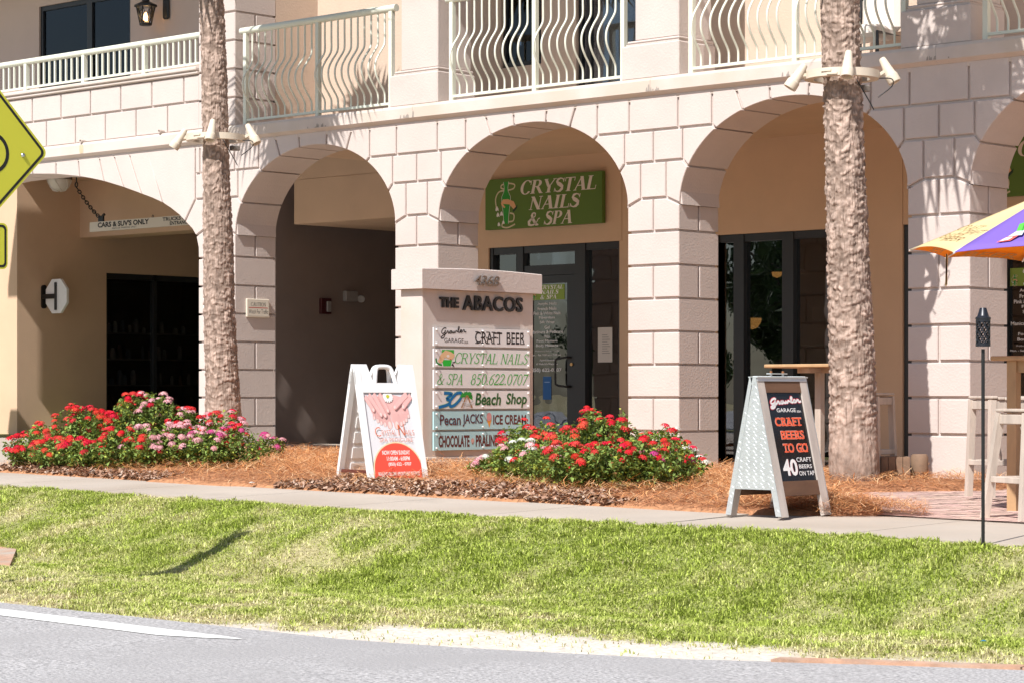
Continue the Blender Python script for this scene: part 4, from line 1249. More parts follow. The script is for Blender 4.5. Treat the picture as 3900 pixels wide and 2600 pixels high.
m_.build("rib", MATS["white lamp glass"], cl, smooth=60)

for q in (oc, cb, cl): deepen(q)
# carriage lantern on the balcony wall (lit)
ln = thing("wall_lantern", (-2.6, 1.6, 6.2), "lit black carriage lantern on the balcony wall above the garage", "lamp")
lx, ly = -2.74, 1.32
m_ = MB()
m_.lathe([(0, 6.55), (.05, 6.54), (.055, 6.48), (.16, 6.43), (.165, 6.40), (.13, 6.395), (0, 6.40)], (lx, ly, 0), 6)
m_.lathe([(.085, 6.135), (.09, 6.15), (.09, 6.17), (.08, 6.175), (0, 6.17), (0, 6.135), (.085, 6.135)], (lx, ly, 0), 6)
for i in range(6):
    a = i * math.pi / 3
    b = a + math.pi / 3
    p0 = (lx + .135 * math.cos(a), ly + .135 * math.sin(a), 6.40); p1 = (lx + .085 * math.cos(a), ly + .085 * math.sin(a), 6.165)
    q0 = (lx + .135 * math.cos(b), ly + .135 * math.sin(b), 6.40); q1 = (lx + .085 * math.cos(b), ly + .085 * math.sin(b), 6.165)
    m_.tube([p0, p1], .007, 6)
    m_.tube(smooth_pts([p0, ((p0[0] + q1[0]) / 2, (p0[1] + q1[1]) / 2, 6.29), q1], 4), .005, 5)
    m_.tube(smooth_pts([q0, ((q0[0] + p1[0]) / 2, (q0[1] + p1[1]) / 2, 6.29), p1], 4), .005, 5)
m_.build("cage", M_BLACK, ln)
m_ = MB(); m_.lathe([(.128, 6.395), (.082, 6.18)], (lx, ly, 0), 6); m_.build("lantern_glass", M_CLEARGL, ln)
m_ = MB(); m_.lathe([(0, 6.20), (.025, 6.21), (.032, 6.25), (.02, 6.30), (0, 6.33)], (lx, ly, 0), 12); m_.build("bulb", M_BULB, ln, smooth=60)
m_ = MB(); m_.cbox(-2.66, -2.53, 1.55, 1.598, 6.24, 6.62, .02); m_.tube(smooth_pts([(-2.6, 1.56, 6.5), (-2.64, 1.48, 6.58), (lx, ly, 6.60), (lx, ly, 6.54)], 5), .014, 8)
m_.build("bracket", M_BLACK, ln)
pl_ = bpy.data.lights.new("lantern_bulb", 'POINT'); pl_.energy = 6; pl_.color = (1, .6, .28); pl_.shadow_soft_size = .03
po = bpy.data.objects.new("lantern_light", pl_); COL.objects.link(po); po.location = (lx - ROOT[ln.name][0], ly - ROOT[ln.name][1], 6.26 - ROOT[ln.name][2]); po.parent = ln

# chair tops seen over the balcony edge
ch = thing("slatted_chair", (-2.3, .75, 4.34), "blue grey slatted chair behind the low garage balcony railing", "chair")
def chair_slats(p, x0, y0, z0, m):
    f = MB()
    for i in range(7):
        u = -.27 + i * .09
        f.bar((x0 + u, y0, z0 + .38), (x0 + u * 1.25, y0 + .32, z0 + 1.06 - .9 * u * u), .07, .018, up=(0, 1, 0))
    f.build("backrest", m, p)
    f = MB()
    for i in range(6): f.box(x0 - .30, x0 + .30, y0 - .48 + i * .085, y0 - .41 + i * .085, z0 + .36 - .01 * (5 - i) * -.5, z0 + .38 - .01 * (5 - i) * -.5)
    f.build("seat", m, p)
    for sx in (-.33, .33):
        f = MB(); f.box(x0 + sx - .045, x0 + sx + .045, y0 - .5, y0 + .1, z0 + .56, z0 + .58); f.build("armrest", m, p)
        for yy in (-.46, .02):
            f = MB(); f.box(x0 + sx - .03, x0 + sx + .03, y0 + yy - .03, y0 + yy + .03, z0, z0 + .56); f.build("leg", m, p)
chair_slats(ch, -2.35, .72, 4.34, M_CHAIRBLUE)
so = thing("padded_chair", (9.95, 1.0, 4.34), "white padded chair with dark frame behind the right balcony railing", "chair")
f = MB(); f.cbox(9.68, 10.16, 1.06, 1.18, 4.72, 5.14, .05); f.build("backrest", mat("white cushion", (.75, .70, .64), .9, var=.04, vscale=6), so)
f = MB(); f.cbox(9.68, 10.16, .62, 1.06, 4.62, 4.76, .04); f.build("seat", MATS["white cushion"], so)
f = MB(); f.tube(smooth_pts([(9.63, 1.12, 4.34), (9.63, 1.15, 5.0), (9.68, 1.16, 5.15), (9.92, 1.17, 5.17), (10.16, 1.16, 5.15), (10.21, 1.15, 5.0), (10.21, 1.12, 4.34)], 5), .022, 8)
for sx in (9.64, 10.20): f.tube([(sx, .62, 4.34), (sx, .62, 4.66), (sx, 1.12, 4.66)], .02, 8)
f.build("chair_frame", M_FRAME, so, smooth=40)

# ---------------------------------------------------------------- stone monument sign
ms = thing("monument_sign", (6.74, -1.95, .05), "beige stucco monument sign with six coloured tenant panels between the beds", "sign")
XF, Y0, Y1 = 6.9, -2.8, -1.09
m_ = MB(); m_.cbox(6.58, XF, Y0, Y1, .0, 1.965, .008); m_.build("body", M_TRIM, ms)
m_ = MB(); m_.cbox(6.555, XF + .03, Y0 - .03, Y1 + .03, .02, .19, .008); m_.cbox(6.565, XF + .018, Y0 - .018, Y1 + .018, .19, .225, .008); m_.build("base", M_TRIM, ms)
m_ = MB()
ov = .067
nseg = 10   # cap with a slightly bowed top
for i in range(1):
    ys_ = [Y0 - ov + (Y1 - Y0 + 2 * ov) * k / nseg for k in range(nseg + 1)]
    zs_ = [2.172 + .02 * math.sin(math.pi * k / nseg) for k in range(nseg + 1)]
    x0, x1 = 6.58 - ov, XF + ov
    vs = []
    for y, z in zip(ys_, zs_):
        vs += [(x0, y, 1.962), (x1, y, 1.962), (x1, y, z - .008), (x1 - .010, y, z), (x0 + .010, y, z), (x0, y, z - .008)]
    fs = [tuple(range(6)), tuple(range(nseg * 6, nseg * 6 + 6))[::-1]]
    for k in range(nseg):
        for e in range(6):
            fs.append((k * 6 + e, k * 6 + (e + 1) % 6, (k + 1) * 6 + (e + 1) % 6, (k + 1) * 6 + e))
    m_.add(vs, fs)
m_.build("cap", M_STUCCO, ms)
fr = frame((XF, Y0, 0), (0, 1, 0), (0, 0, 1), (1, 0, 0))
frc = frame((XF + ov, Y0, 0), (0, 1, 0), (0, 0, 1), (1, 0, 0))
m_ = MB(); text(m_, "4368", frc, .69, 1.07, 2.02, 2.125, (1, 1, 1), .012, bold=.012, shear=.18, depth=.02); m_.build("house_number", M_SILVER, ms)
DKL = (.02, .022, .024)
m_ = MB()
text(m_, "THE", fr, .24, .52, 1.775, 1.885, DKL, .008, bold=.045, depth=.022)
text(m_, "ABACOS", fr, .585, 1.515, 1.755, 1.915, DKL, .008, bold=.022, depth=.022, space=1.08)
m_.build("name_lettering", mat("black raised letters", (.02, .022, .024), .45), ms)
PH = .19; pz = [1.378, 1.160, .943, .726, .510, .295]
WHT = (.76, .75, .75); AQ = (.42, .66, .70); GRN = (.05, .42, .06); BRN = (.13, .035, .03); KK = (.03, .025, .025)
pt = .03
for i, z in enumerate(pz):
    m_ = MB(); m_.box(XF + .012, XF + pt, Y0 + .14, Y0 + 1.62, z, z + PH, WHT if i < 4 else AQ)
    pn = m_.build("sign_panel", M_PRINT, ms)
    pn["label"] = ["white panel reading craft beer", "white panel with green salon name", "white panel with green telephone number", "white panel of the beach shop", "aqua ice cream panel", "aqua panel of sweets"][i]
    m_ = MB()
    for u in (.175, .875, 1.59):
        for w_ in (.025, PH - .025):
            m_.lathe([(0, XF + pt + .018), (.008, XF + pt + .018), (.008, XF + .001)], (0, Y0 + u, z + w_), 8, (1, 0, 0))
    m_.build("stand_off_bolt", M_WHITEPL, pn, smooth=40)
    fp = frame((XF + pt, Y0 + .14, z), (0, 1, 0), (0, 0, 1), (1, 0, 0))
    m_ = MB()
    if i == 0:
        script_growler(m_, fp, .10, .48, .098, .085, KK, .011, .001)
        text(m_, "GARAGE", fp, .155, .445, .035, .082, KK, .001, bold=.0)
        text(m_, "30A", fp, .455, .515, .028, .055, KK, .001, bold=0)
        text(m_, "CRAFT", fp, .62, 1.04, .035, .155, KK, .001, bold=.01); text(m_, "BEER", fp, 1.11, 1.40, .035, .155, KK, .001, bold=.01)
        for a, b in ((.62, 1.04), (1.11, 1.40)):
            n = 5 if a < 1 else 4
            for k in range(n):
                u = a + (b - a) * (k + .3) / n
                poly(m_, [(u - .022, .032), (u + .03, .032), (u + .03, .042), (u - .022, .042)], fp, KK, .0013); poly(m_, [(u - .022, .148), (u + .03, .148), (u + .03, .158), (u - .022, .158)], fp, KK, .0013)
                ell(m_, u - .012, .095, .011, .008, fp, KK, .0016, n=8)
    elif i == 1:
        sk = (.78, .52, .30)
        poly(m_, [(.14, .01), (.25, .01), (.27, .075), (.12, .075)], fp, (.03, .50, .05), .001); poly(m_, [(.12, .14), (.30, .14), (.30, .18), (.12, .18)], fp, (.06, .45, .05), .001)
        poly(m_, [(.06, .06), (.10, .13), (.17, .175), (.25, .16), (.31, .13), (.30, .10), (.26, .075), (.20, .09), (.16, .10), (.13, .055), (.09, .04)], fp, sk, .0016)
        ell(m_, .21, .115, .022, .014, fp, (.85, .78, .74), .002); ribbon(m_, smooth_pts([(.03, .09), (.05, .04), (.12, .02)], 4), .02, fp, (.03, .25, .05), .0014)
        poly(m_, [(.27, .05), (.33, .065), (.30, .04)], fp, KK, .0018); poly(m_, [(.26, .02), (.31, .0), (.28, .045)], fp, KK, .0018); ell(m_, .25, .083, .012, .005, fp, (.6, .05, .04), .0022)
        serif(m_, "CRYSTAL NAILS", fp, .30, 1.47, .04, .150, GRN, T=.10, shear=.3, t=.001)
    elif i == 2:
        serif(m_, "& SPA", fp, .04, .46, .035, .150, GRN, T=.10, shear=.3, t=.001); serif(m_, "850.622.0707", fp, .54, 1.46, .035, .150, GRN, T=.10, shear=.3, t=.001)
    elif i == 3:
        B_ = (.01, .16, .42); DG = (.02, .10, .03); LG = (.03, .30, .04)
        for tt, ww, cc in ((.001, .040, (.25, .50, .25)), (.002, .030, B_)):
            ribbon(m_, smooth_pts([(.15, .165), (.27, .155), (.19, .105), (.24, .085), (.21, .045), (.07, .015)], 5), ww, fp, cc, tt)
            ribbon(m_, smooth_pts([(.33, .16), (.25, .09), (.24, .03), (.31, .04), (.40, .11), (.41, .165), (.33, .16)], 5), ww, fp, cc, tt + .0004)
        for k in range(7):
            a = k * .55 - .3
            poly(m_, [(.49, .13), (.49 + .08 * math.cos(a) - .02 * math.sin(a), .13 + .055 * math.sin(a) + .015), (.49 + .10 * math.cos(a), .125 + .055 * math.sin(a) - .02)], fp, LG, .001 + .0003 * k)
        for k in range(4): ell(m_, .455 + .025 * k, .14 + .02 * (k % 2), .035, .018, fp, LG, .0034 + .0002 * k)
        for a, b, c in ((.49, .14, .41), (.50, .14, .57)): ribbon(m_, [(a, b), (c, .01)], .018, fp, (.36, .18, .07), .0042)
        ribbon(m_, smooth_pts([(.42, .09), (.46, .055), (.53, .05), (.59, .085)], 4), .012, fp, (.5, .5, .5), .0046)
        ribbon(m_, smooth_pts([(.42, .04), (.49, .03), (.57, .045)], 4), .006, fp, (.4, .4, .4), .0046)
        for tt, ex, cc in ((.001, .035, (.32, .42, .22)), (.002, .012, DG)):
            text(m_, "Beach", fp, .62, 1.02, .035, .165, cc, tt, bold=ex, shear=.18); text(m_, "Shop", fp, 1.10, 1.43, .01, .165, cc, tt, bold=ex, shear=.18)
    elif i == 4:
        for tt, ex, cc in ((.001, .03, (.10, .22, .32)), (.002, .0, BRN)):
            text(m_, "Pecan", fp, .09, .40, .045, .155, cc, tt, bold=ex); text(m_, "JACKS", fp, .43, .74, .03, .16, cc, tt, bold=ex)
        poly(m_, [(.80, .10), (.875, .10), (.84, .015)], fp, (.80, .33, .06), .001); ell(m_, .835, .13, .038, .045, fp, (.62, .30, .30), .002)
        text(m_, "ICE CREAM", fp, .90, 1.42, .045, .150, BRN, .001, bold=.03)
    else:
        text(m_, "CHOCOLATE", fp, .07, .535, .03, .155, BRN, .001, bold=.035); text(m_, "PRALINES", fp, .63, 1.01, .03, .155, BRN, .001, bold=.035); text(m_, "BRITTLE", fp, 1.10, 1.43, .03, .155, BRN, .001, bold=.035)
        for u in (.582, 1.055): ell(m_, u, .095, .024, .026, fp, (.60, .36, .32), .0015); poly(m_, [(u - .02, .07), (u + .02, .07), (u, .055)], fp, (.4, .18, .12), .002)
    m_.build("lettering", M_PRINT, pn)

# ---------------------------------------------------------------- folding board of the nail salon
PINK = (.72, .42, .40); PINKD = (.52, .25, .24); NAIL = (.80, .60, .57)
def signicade():
    BX_, BY_, BZ = 8.86, -5.45, .055
    t_ = thing("sandwich_board", (BX_, BY_, BZ), "white plastic sandwich board with a pedicure poster left of the monument sign", "sandwich board")
    u = Vector((.23, .973, 0)).normalized(); n = Vector((u.y, -u.x, 0))            # u along the board, n out of the front face
    W, H, SPR = .625, 1.06, .30
    o = Vector((BX_, BY_, BZ))
    def plane(sgn):
        lean = Vector((0, 0, H)) - n * sgn * SPR * .92
        v = lean.normalized()
        nn = u.cross(v) * sgn
        return frame(o + n * 0 if sgn > 0 else o - n * 2 * SPR, u, v, nn), lean.length
    for sgn in (1, -1):
        f, L_ = plane(sgn)
        m_ = MB()
        def slab(a, b, c, d, t0=-.022, t1=.016):
            m_.prism([(a, c), (b, c), (b, d), (a, d)], f, t0, t1)
        slab(0, .055, -.01, L_ - .03); slab(W - .055, W, -.01, L_ - .03)      # stiles
        slab(.055, W - .055, .0, .055, -.02, .014); slab(.055, W - .055, .86, .95, -.02, .014)
        m_.build("board_frame", M_WHITEPL, t_)
        m_ = MB(); m_.prism([(.05, .05), (W - .05, .05), (W - .05, .87), (.05, .87)], f, -.012, -.004)
        if sgn < 0:
            for k in range(5):
                for c_ in (.12, .34):
                    zz = .10 + k * .145
                    m_.prism([(c_, zz), (c_ + .17, zz), (c_ + .17, zz + .10), (c_, zz + .10)], f, -.022, -.012)
        m_.build("board_panel", M_WHITEPL, t_)
        # hinge lugs and carrying handle at the top
        for P_ in ([(0, .94), (.185, .94), (.13, L_ + .03), (0, L_ + .03)], [(W - .185, .94), (W, .94), (W, L_ + .03), (W - .13, L_ + .03)]):
            m_ = MB(); m_.prism(P_, f, -.02, .012); m_.build("hinge_lug", M_WHITEPL, t_)
        m_ = MB()
        c0 = W / 2
        pts = smooth_pts([(c0 - .112, .945), (c0 - .085, L_ - .03), (c0 - .06, L_ + .005), (c0, L_ + .012), (c0 + .06, L_ + .005), (c0 + .085, L_ - .03), (c0 + .112, .945)], 4)
        m_.tube([f(a, b, -.004) for a, b in pts], .021, 8)
        m_.build("carry_handle", M_WHITEPL, t_, smooth=50)
        if sgn > 0:
            m_ = MB()
            x0, x1, y0, y1 = .06, W - .06, .058, .855
            poly(m_, [(x0, y0), (x1, y0), (x1, y1), (x0, y1)], f, (.70, .70, .73), .0)
            m_.build("poster_sheet", M_PRINT, t_)
            m_ = MB()
            PW_ = x1 - x0
            q = lambda a, b: (x0 + a * PW_, y0 + b * (y1 - y0))
            lay = [.001]
            def blob(pts, col):
                lay[0] += .0002
                poly(m_, [q(*p) for p in smooth_pts(pts + [pts[0]], 4)[:-1]], f, col, lay[0])
            def fing(a, b, w0, w1, col, nail=None):
                lay[0] += .0002
                dx, dy = b[0] - a[0], b[1] - a[1]; l = math.hypot(dx, dy); nx_, ny_ = -dy / l, dx / l
                pts = [(a[0] + nx_ * w0, a[1] + ny_ * w0), (b[0] + nx_ * w1, b[1] + ny_ * w1)]
                aa = math.atan2(dy, dx)
                pts += [(b[0] + w1 * 1.15 * math.cos(aa + t), b[1] + w1 * 1.15 * math.sin(aa + t)) for t in (.9, .45, 0, -.45, -.9)]
                pts += [(b[0] - nx_ * w1, b[1] - ny_ * w1), (a[0] - nx_ * w0, a[1] - ny_ * w0)]
                poly(m_, [q(*p) for p in pts], f, col, lay[0])
                if nail:
                    lay[0] += .0002
                    c = (b[0] + math.cos(aa) * w1 * .35, b[1] + math.sin(aa) * w1 * .35)
                    poly(m_, [q(c[0] + math.cos(aa) * w1 * .8 * math.cos(t) - math.sin(aa) * w1 * .6 * math.sin(t), c[1] + math.sin(aa) * w1 * .8 * math.cos(t) + math.cos(aa) * w1 * .6 * math.sin(t)) for t in [2 * math.pi * k / 10 for k in range(10)]], f, nail, lay[0])
            def shade(p): return tuple(c * p for c in PINK)
            # feet
            blob([(.20, .94), (.50, .99), (.51, .72), (.44, .64), (.28, .66), (.16, .74), (.12, .82)], shade(1.0))
            blob([(.55, .99), (.84, .94), (.90, .82), (.84, .70), (.72, .66), (.54, .66), (.52, .80)], shade(1.03))
            for a, b, w in (((.43, .76), (.47, .645), .058), ((.36, .74), (.375, .645), .034), ((.30, .75), (.30, .66), .031), ((.24, .77), (.235, .685), .029), ((.18, .80), (.165, .72), .028)):
                fing(a, b, w, w, shade(.92), NAIL)
            for a, b, w in (((.62, .76), (.62, .645), .060), ((.72, .74), (.715, .65), .034), ((.78, .76), (.775, .665), .031), ((.83, .78), (.83, .69), .029), ((.87, .82), (.885, .735), .027)):
                fing(a, b, w, w, shade(.97), NAIL)
            # daisy
            for k in range(14):
                a = 2 * math.pi * k / 14
                fing((.50 + .03 * math.cos(a), .955 + .018 * math.sin(a)), (.50 + .09 * math.cos(a), .955 + .05 * math.sin(a)), .012, .016, (.82, .82, .80))
            lay[0] += .0003; ell(m_, *q(.50, .962), .018, .016, f, (.50, .50, .04), lay[0])
            # hands resting on the feet
            for a, b, w in (((.02, .96), (.155, .81), .034), ((.10, .98), (.30, .755), .036), ((.20, .99), (.385, .745), .036), ((.32, .99), (.455, .80), .033), ((.98, .97), (.80, .845), .036), ((.90, .99), (.62, .84), .036)):
                lay[0] += .0002
                fing((a[0] + .012, a[1] - .006), (b[0] + .012, b[1] - .006), w, w * .85, PINKD)
                fing(a, b, w, w * .85, shade(1.08), NAIL)
            OR = (.62, .13, .04); RD = (.72, .085, .055)
            lay[0] += .001; t0 = lay[0]
            text(m_, "C", f, *[q(.13, 0)[0], q(.25, 0)[0], q(0, .49)[1], q(0, .60)[1]], OR, t0, bold=-.012)
            text(m_, "RYSTAL", f, q(.27, 0)[0], q(.57, 0)[0], q(0, .50)[1], q(0, .565)[1], OR, t0, bold=-.015)
            text(m_, "N", f, q(.62, 0)[0], q(.75, 0)[0], q(0, .50)[1], q(0, .63)[1], OR, t0, bold=-.012)
            text(m_, "AILS", f, q(.75, 0)[0], q(.95, 0)[0], q(0, .50)[1], q(0, .565)[1], OR, t0, bold=-.015)
            text(m_, "SPA PEDICURE", f, q(.20, 0)[0], q(.90, 0)[0], q(0, .425)[1], q(0, .47)[1], OR, t0, bold=-.015)
            for rr, cc, dt in ((1.05, (.72, .62, .40), 0), (1.0, RD, .0006)):
                pts = []
                for k in range(25):
                    a = math.pi * k / 24
                    pts.append((min(1, max(0, .52 + .50 * rr * math.cos(a))), .085 + .325 * rr * math.sin(a)))
                pts = [(1, .0)] + pts + [(0, .0)]
                poly(m_, [q(*p) for p in pts], f, cc, t0 + dt)
            Wt = (.82, .80, .78); t1 = t0 + .0012
            for s_, a, b, c, d in (("NOW OPEN SUNDAY", .22, .80, .275, .325), ("11:00AM - 6:00PM", .30, .78, .205, .255), ("(850) 622 - 0707", .32, .80, .135, .185), ("WALK-INS WELCOME. APPOINTMENT PREFERRED", .08, .95, .03, .075)):
                text(m_, s_, f, q(a, 0)[0], q(b, 0)[0], q(0, c)[1], q(0, d)[1], Wt, t1, bold=.02)
            m_.build("poster_artwork", M_PRINT, t_)
    m_ = MB()   # spreader strap near the ground
    m_.bar(o + u * .03 - n * .02 + Vector((0, 0, .12)), o + u * .03 - n * .55 + Vector((0, 0, .12)), .012, .03); m_.build("spreader", mat("dark red strap", (.12, .03, .02), .6), t_)
signicade()

# ---------------------------------------------------------------- diamond plate board of the beer shop
def growler_board():
    XFr, XBk, Ya, Yb, H = 13.93, 13.41, -6.12, -5.50, 1.035
    zg = gz(13.7) - .002; XR = 13.665
    t_ = thing("sandwich_board", (XR, (Ya + Yb) / 2, zg), "diamond plate sandwich board with black panel on the pavement before the right palm", "sandwich board")
    o = Vector((XFr, Ya, zg)); u = Vector((0, 1, 0)); v = Vector((XR + .03 - XFr, 0, H)).normalized(); n = u.cross(v)
    if n.x < 0: n = -n
    f = frame(o, u, v, n); W = Yb - Ya; L_ = H / v.z
    ob = Vector((XBk, Ya, zg)); vb = Vector((XR - .03 - XBk, 0, H)).normalized(); nb = -u.cross(vb)
    if nb.x > 0: nb = -nb
    fb = frame(ob, u, vb, nb)
    # wooden frames front and back
    fw = .085
    for ff, nm in ((f, 0), (fb, 1)):
        for a, b in ((0.0, fw), (W - fw, W)):
            m_ = MB(); m_.prism([(a, 0), (b, 0), (b, L_), (a, L_)], ff, -.035, .0); m_.build("side_rail", M_GREYWOOD, t_)
        for a, b in ((.16, .27), (L_ - .115, L_ - .03)):
            m_ = MB(); m_.prism([(fw, a), (W - fw, a), (W - fw, b), (fw, b)], ff, -.033, -.002); m_.build("cross_rail", M_WOOD, t_)
        m_ = MB(); m_.prism([(fw, .27), (W - fw, .27), (W - fw, L_ - .115), (fw, L_ - .115)], ff, -.028, -.014, (.012, .011, .012)); pb = m_.build("black_panel", mat("glossy black panel", (.012, .011, .012), .18), t_)
        if nm == 0:
            m_ = MB()
            x0, x1 = fw, W - fw; PWd = x1 - x0
            g_ = frame(f(0, 0, -.014), u, v, n)
            q = lambda a: x0 + a * PWd
            WH = (.82, .80, .80); OR = (.85, .12, .05); RD = (.6, .03, .06)
            yb, yt = .27, L_ - .115; hh = yt - yb; r = lambda b: yb + b * hh
            script_growler(m_, g_, q(.08), q(.95), r(.845), hh * .085, RD, .026, .001); script_growler(m_, g_, q(.08), q(.95), r(.845), hh * .085, WH, .016, .003)
            text(m_, "GARAGE", g_, q(.24), q(.78), r(.78), r(.825), WH, .001, bold=.01); text(m_, "30A", g_, q(.80), q(.92), r(.775), r(.80), WH, .001)
            for s_, a, b, c, d in (("CRAFT", .14, .88, .625, .715), ("BEERS", .24, .88, .475, .565), ("TO GO", .24, .92, .325, .42)):
                text(m_, s_, g_, q(a) - .003, q(b) + .003, r(c) - .004, r(d) + .004, (.9, .55, .45), .001, bold=.04); text(m_, s_, g_, q(a), q(b), r(c), r(d), OR, .002, bold=.02)
                k = len(s_)
                for i in range(k):
                    if s_[i] == " ": continue
                    uu = q(a + (b - a) * (i + .5) / k)
                    for e in (r(c) + .004, r(d) - .004): poly(m_, [(uu - .026, e - .005), (uu + .026, e - .005), (uu + .026, e + .005), (uu - .026, e + .005)], g_, OR, .0025)
            text(m_, "40", g_, q(.12) + .004, q(.53) + .004, r(.06), r(.25), RD, .001, bold=.035); text(m_, "40", g_, q(.12), q(.53), r(.06), r(.25), WH, .002, bold=.03)
            text(m_, "CRAFT", g_, q(.54), q(.96), r(.215), r(.265), WH, .001, bold=.01); text(m_, "BEERS", g_, q(.58), q(.94), r(.14), r(.185), WH, .001, bold=.01); text(m_, "ON TAP", g_, q(.55), q(.98), r(.06), r(.11), WH, .001, bold=.01)
            m_.build("lettering", M_PRINT, pb)
    # plate cheeks between the frames and the rolled plate edging
    def plate(name, P, yy, out):
        m_ = MB(); m_.prism(P, lambda a, b, t: (a, yy + t, b), 0, .004 * out)
        # raised treads in rows of alternating slant
        xs_ = [p[0] for p in P]; zs_ = [p[1] for p in P]
        i = 0; b = min(zs_) + .02
        while b < max(zs_):
            a = min(xs_) + (.017 if i % 2 else 0); k = 0
            while a < max(xs_):
                s_ = 1 if (i + k) % 2 else -1
                c0 = (a - .011, b - .009 * s_); c1 = (a + .011, b + .009 * s_)
                if inpoly(np.array([c0[0], c1[0]]), np.array([c0[1], c1[1]]), P).all():
                    dx, dz = c1[0] - c0[0], c1[1] - c0[1]; l = math.hypot(dx, dz); nx_, nz_ = -dz / l * .0036, dx / l * .0036
                    mid = ((c0[0] + c1[0]) / 2, (c0[1] + c1[1]) / 2); y1 = yy + .004 * out; y2 = y1 + .0035 * out
                    m_.add([(c0[0], y1, c0[1]), (mid[0] + nx_, y1, mid[1] + nz_), (c1[0], y1, c1[1]), (mid[0] - nx_, y1, mid[1] - nz_), (mid[0], y2, mid[1])], [(0, 1, 4), (1, 2, 4), (2, 3, 4), (3, 0, 4)])
                a += .034; k += 1
            b += .024; i += 1
        m_.build(name, M_STEEL, t_)
    zb = zg + .20
    def xf(z): return XFr + (XR + .03 - XFr) * (z - zg) / H
    def xb(z): return XBk + (XR - .03 - XBk) * (z - zg) / H
    for yy, out in ((Ya - .001, -1), (Yb + .001, 1)):
        plate("cheek_plate", [(xb(zb) + .035, zb), (xf(zb) - .012, zb), (xf(zg + H) - .012, zg + H), (xb(zg + H) + .035, zg + H)], yy, out)
        plate("edge_plate", [(xf(zg + .005) - .05, zg + .005), (xf(zg + .005), zg + .005), (xf(zg + H), zg + H), (xf(zg + H) - .05, zg + H)], yy + .004 * out, out)
        plate("edge_plate", [(xb(zg + .005), zg + .005), (xb(zg + .005) + .05, zg + .005), (xb(zg + H) + .03, zg + H), (xb(zg + H), zg + H)], yy + .004 * out, out)
    m_ = MB(); m_.box(XR - .04, XR + .045, Ya - .008, Yb + .008, zg + H - .004, zg + H + .006)
    for i in range(20):
        y = Ya + .03 + i * .031
        m_.bar((XR - .02, y - .01, zg + H + .008), (XR + .02, y + .01, zg + H + .008), .006, .004)
    m_.prism([(.0, L_ - .03), (W, L_ - .03), (W, L_ + .002), (0, L_ + .002)], f, .0, .005)
    m_.build("top_plate", M_STEEL, t_)
    m_ = MB(); m_.box(XR - .02, XR + .02, -5.93, -5.72, zg + H + .024, zg + H + .032)
    for y in (-5.90, -5.75): m_.box(XR - .006, XR + .006, y - .006, y + .006, zg + H + .006, zg + H + .024)
    m_.build("top_handle", M_STEEL, t_)
    m_ = MB()
    for y in (-5.90, -5.75): m_.lathe([(0, zg + H + .05), (.010, zg + H + .046), (.010, zg + H + .033)], (XR, y, 0), 10)
    m_.build("wing_nut", mat("copper nut", (.6, .28, .14), .35, metal=.9), t_)
growler_board()

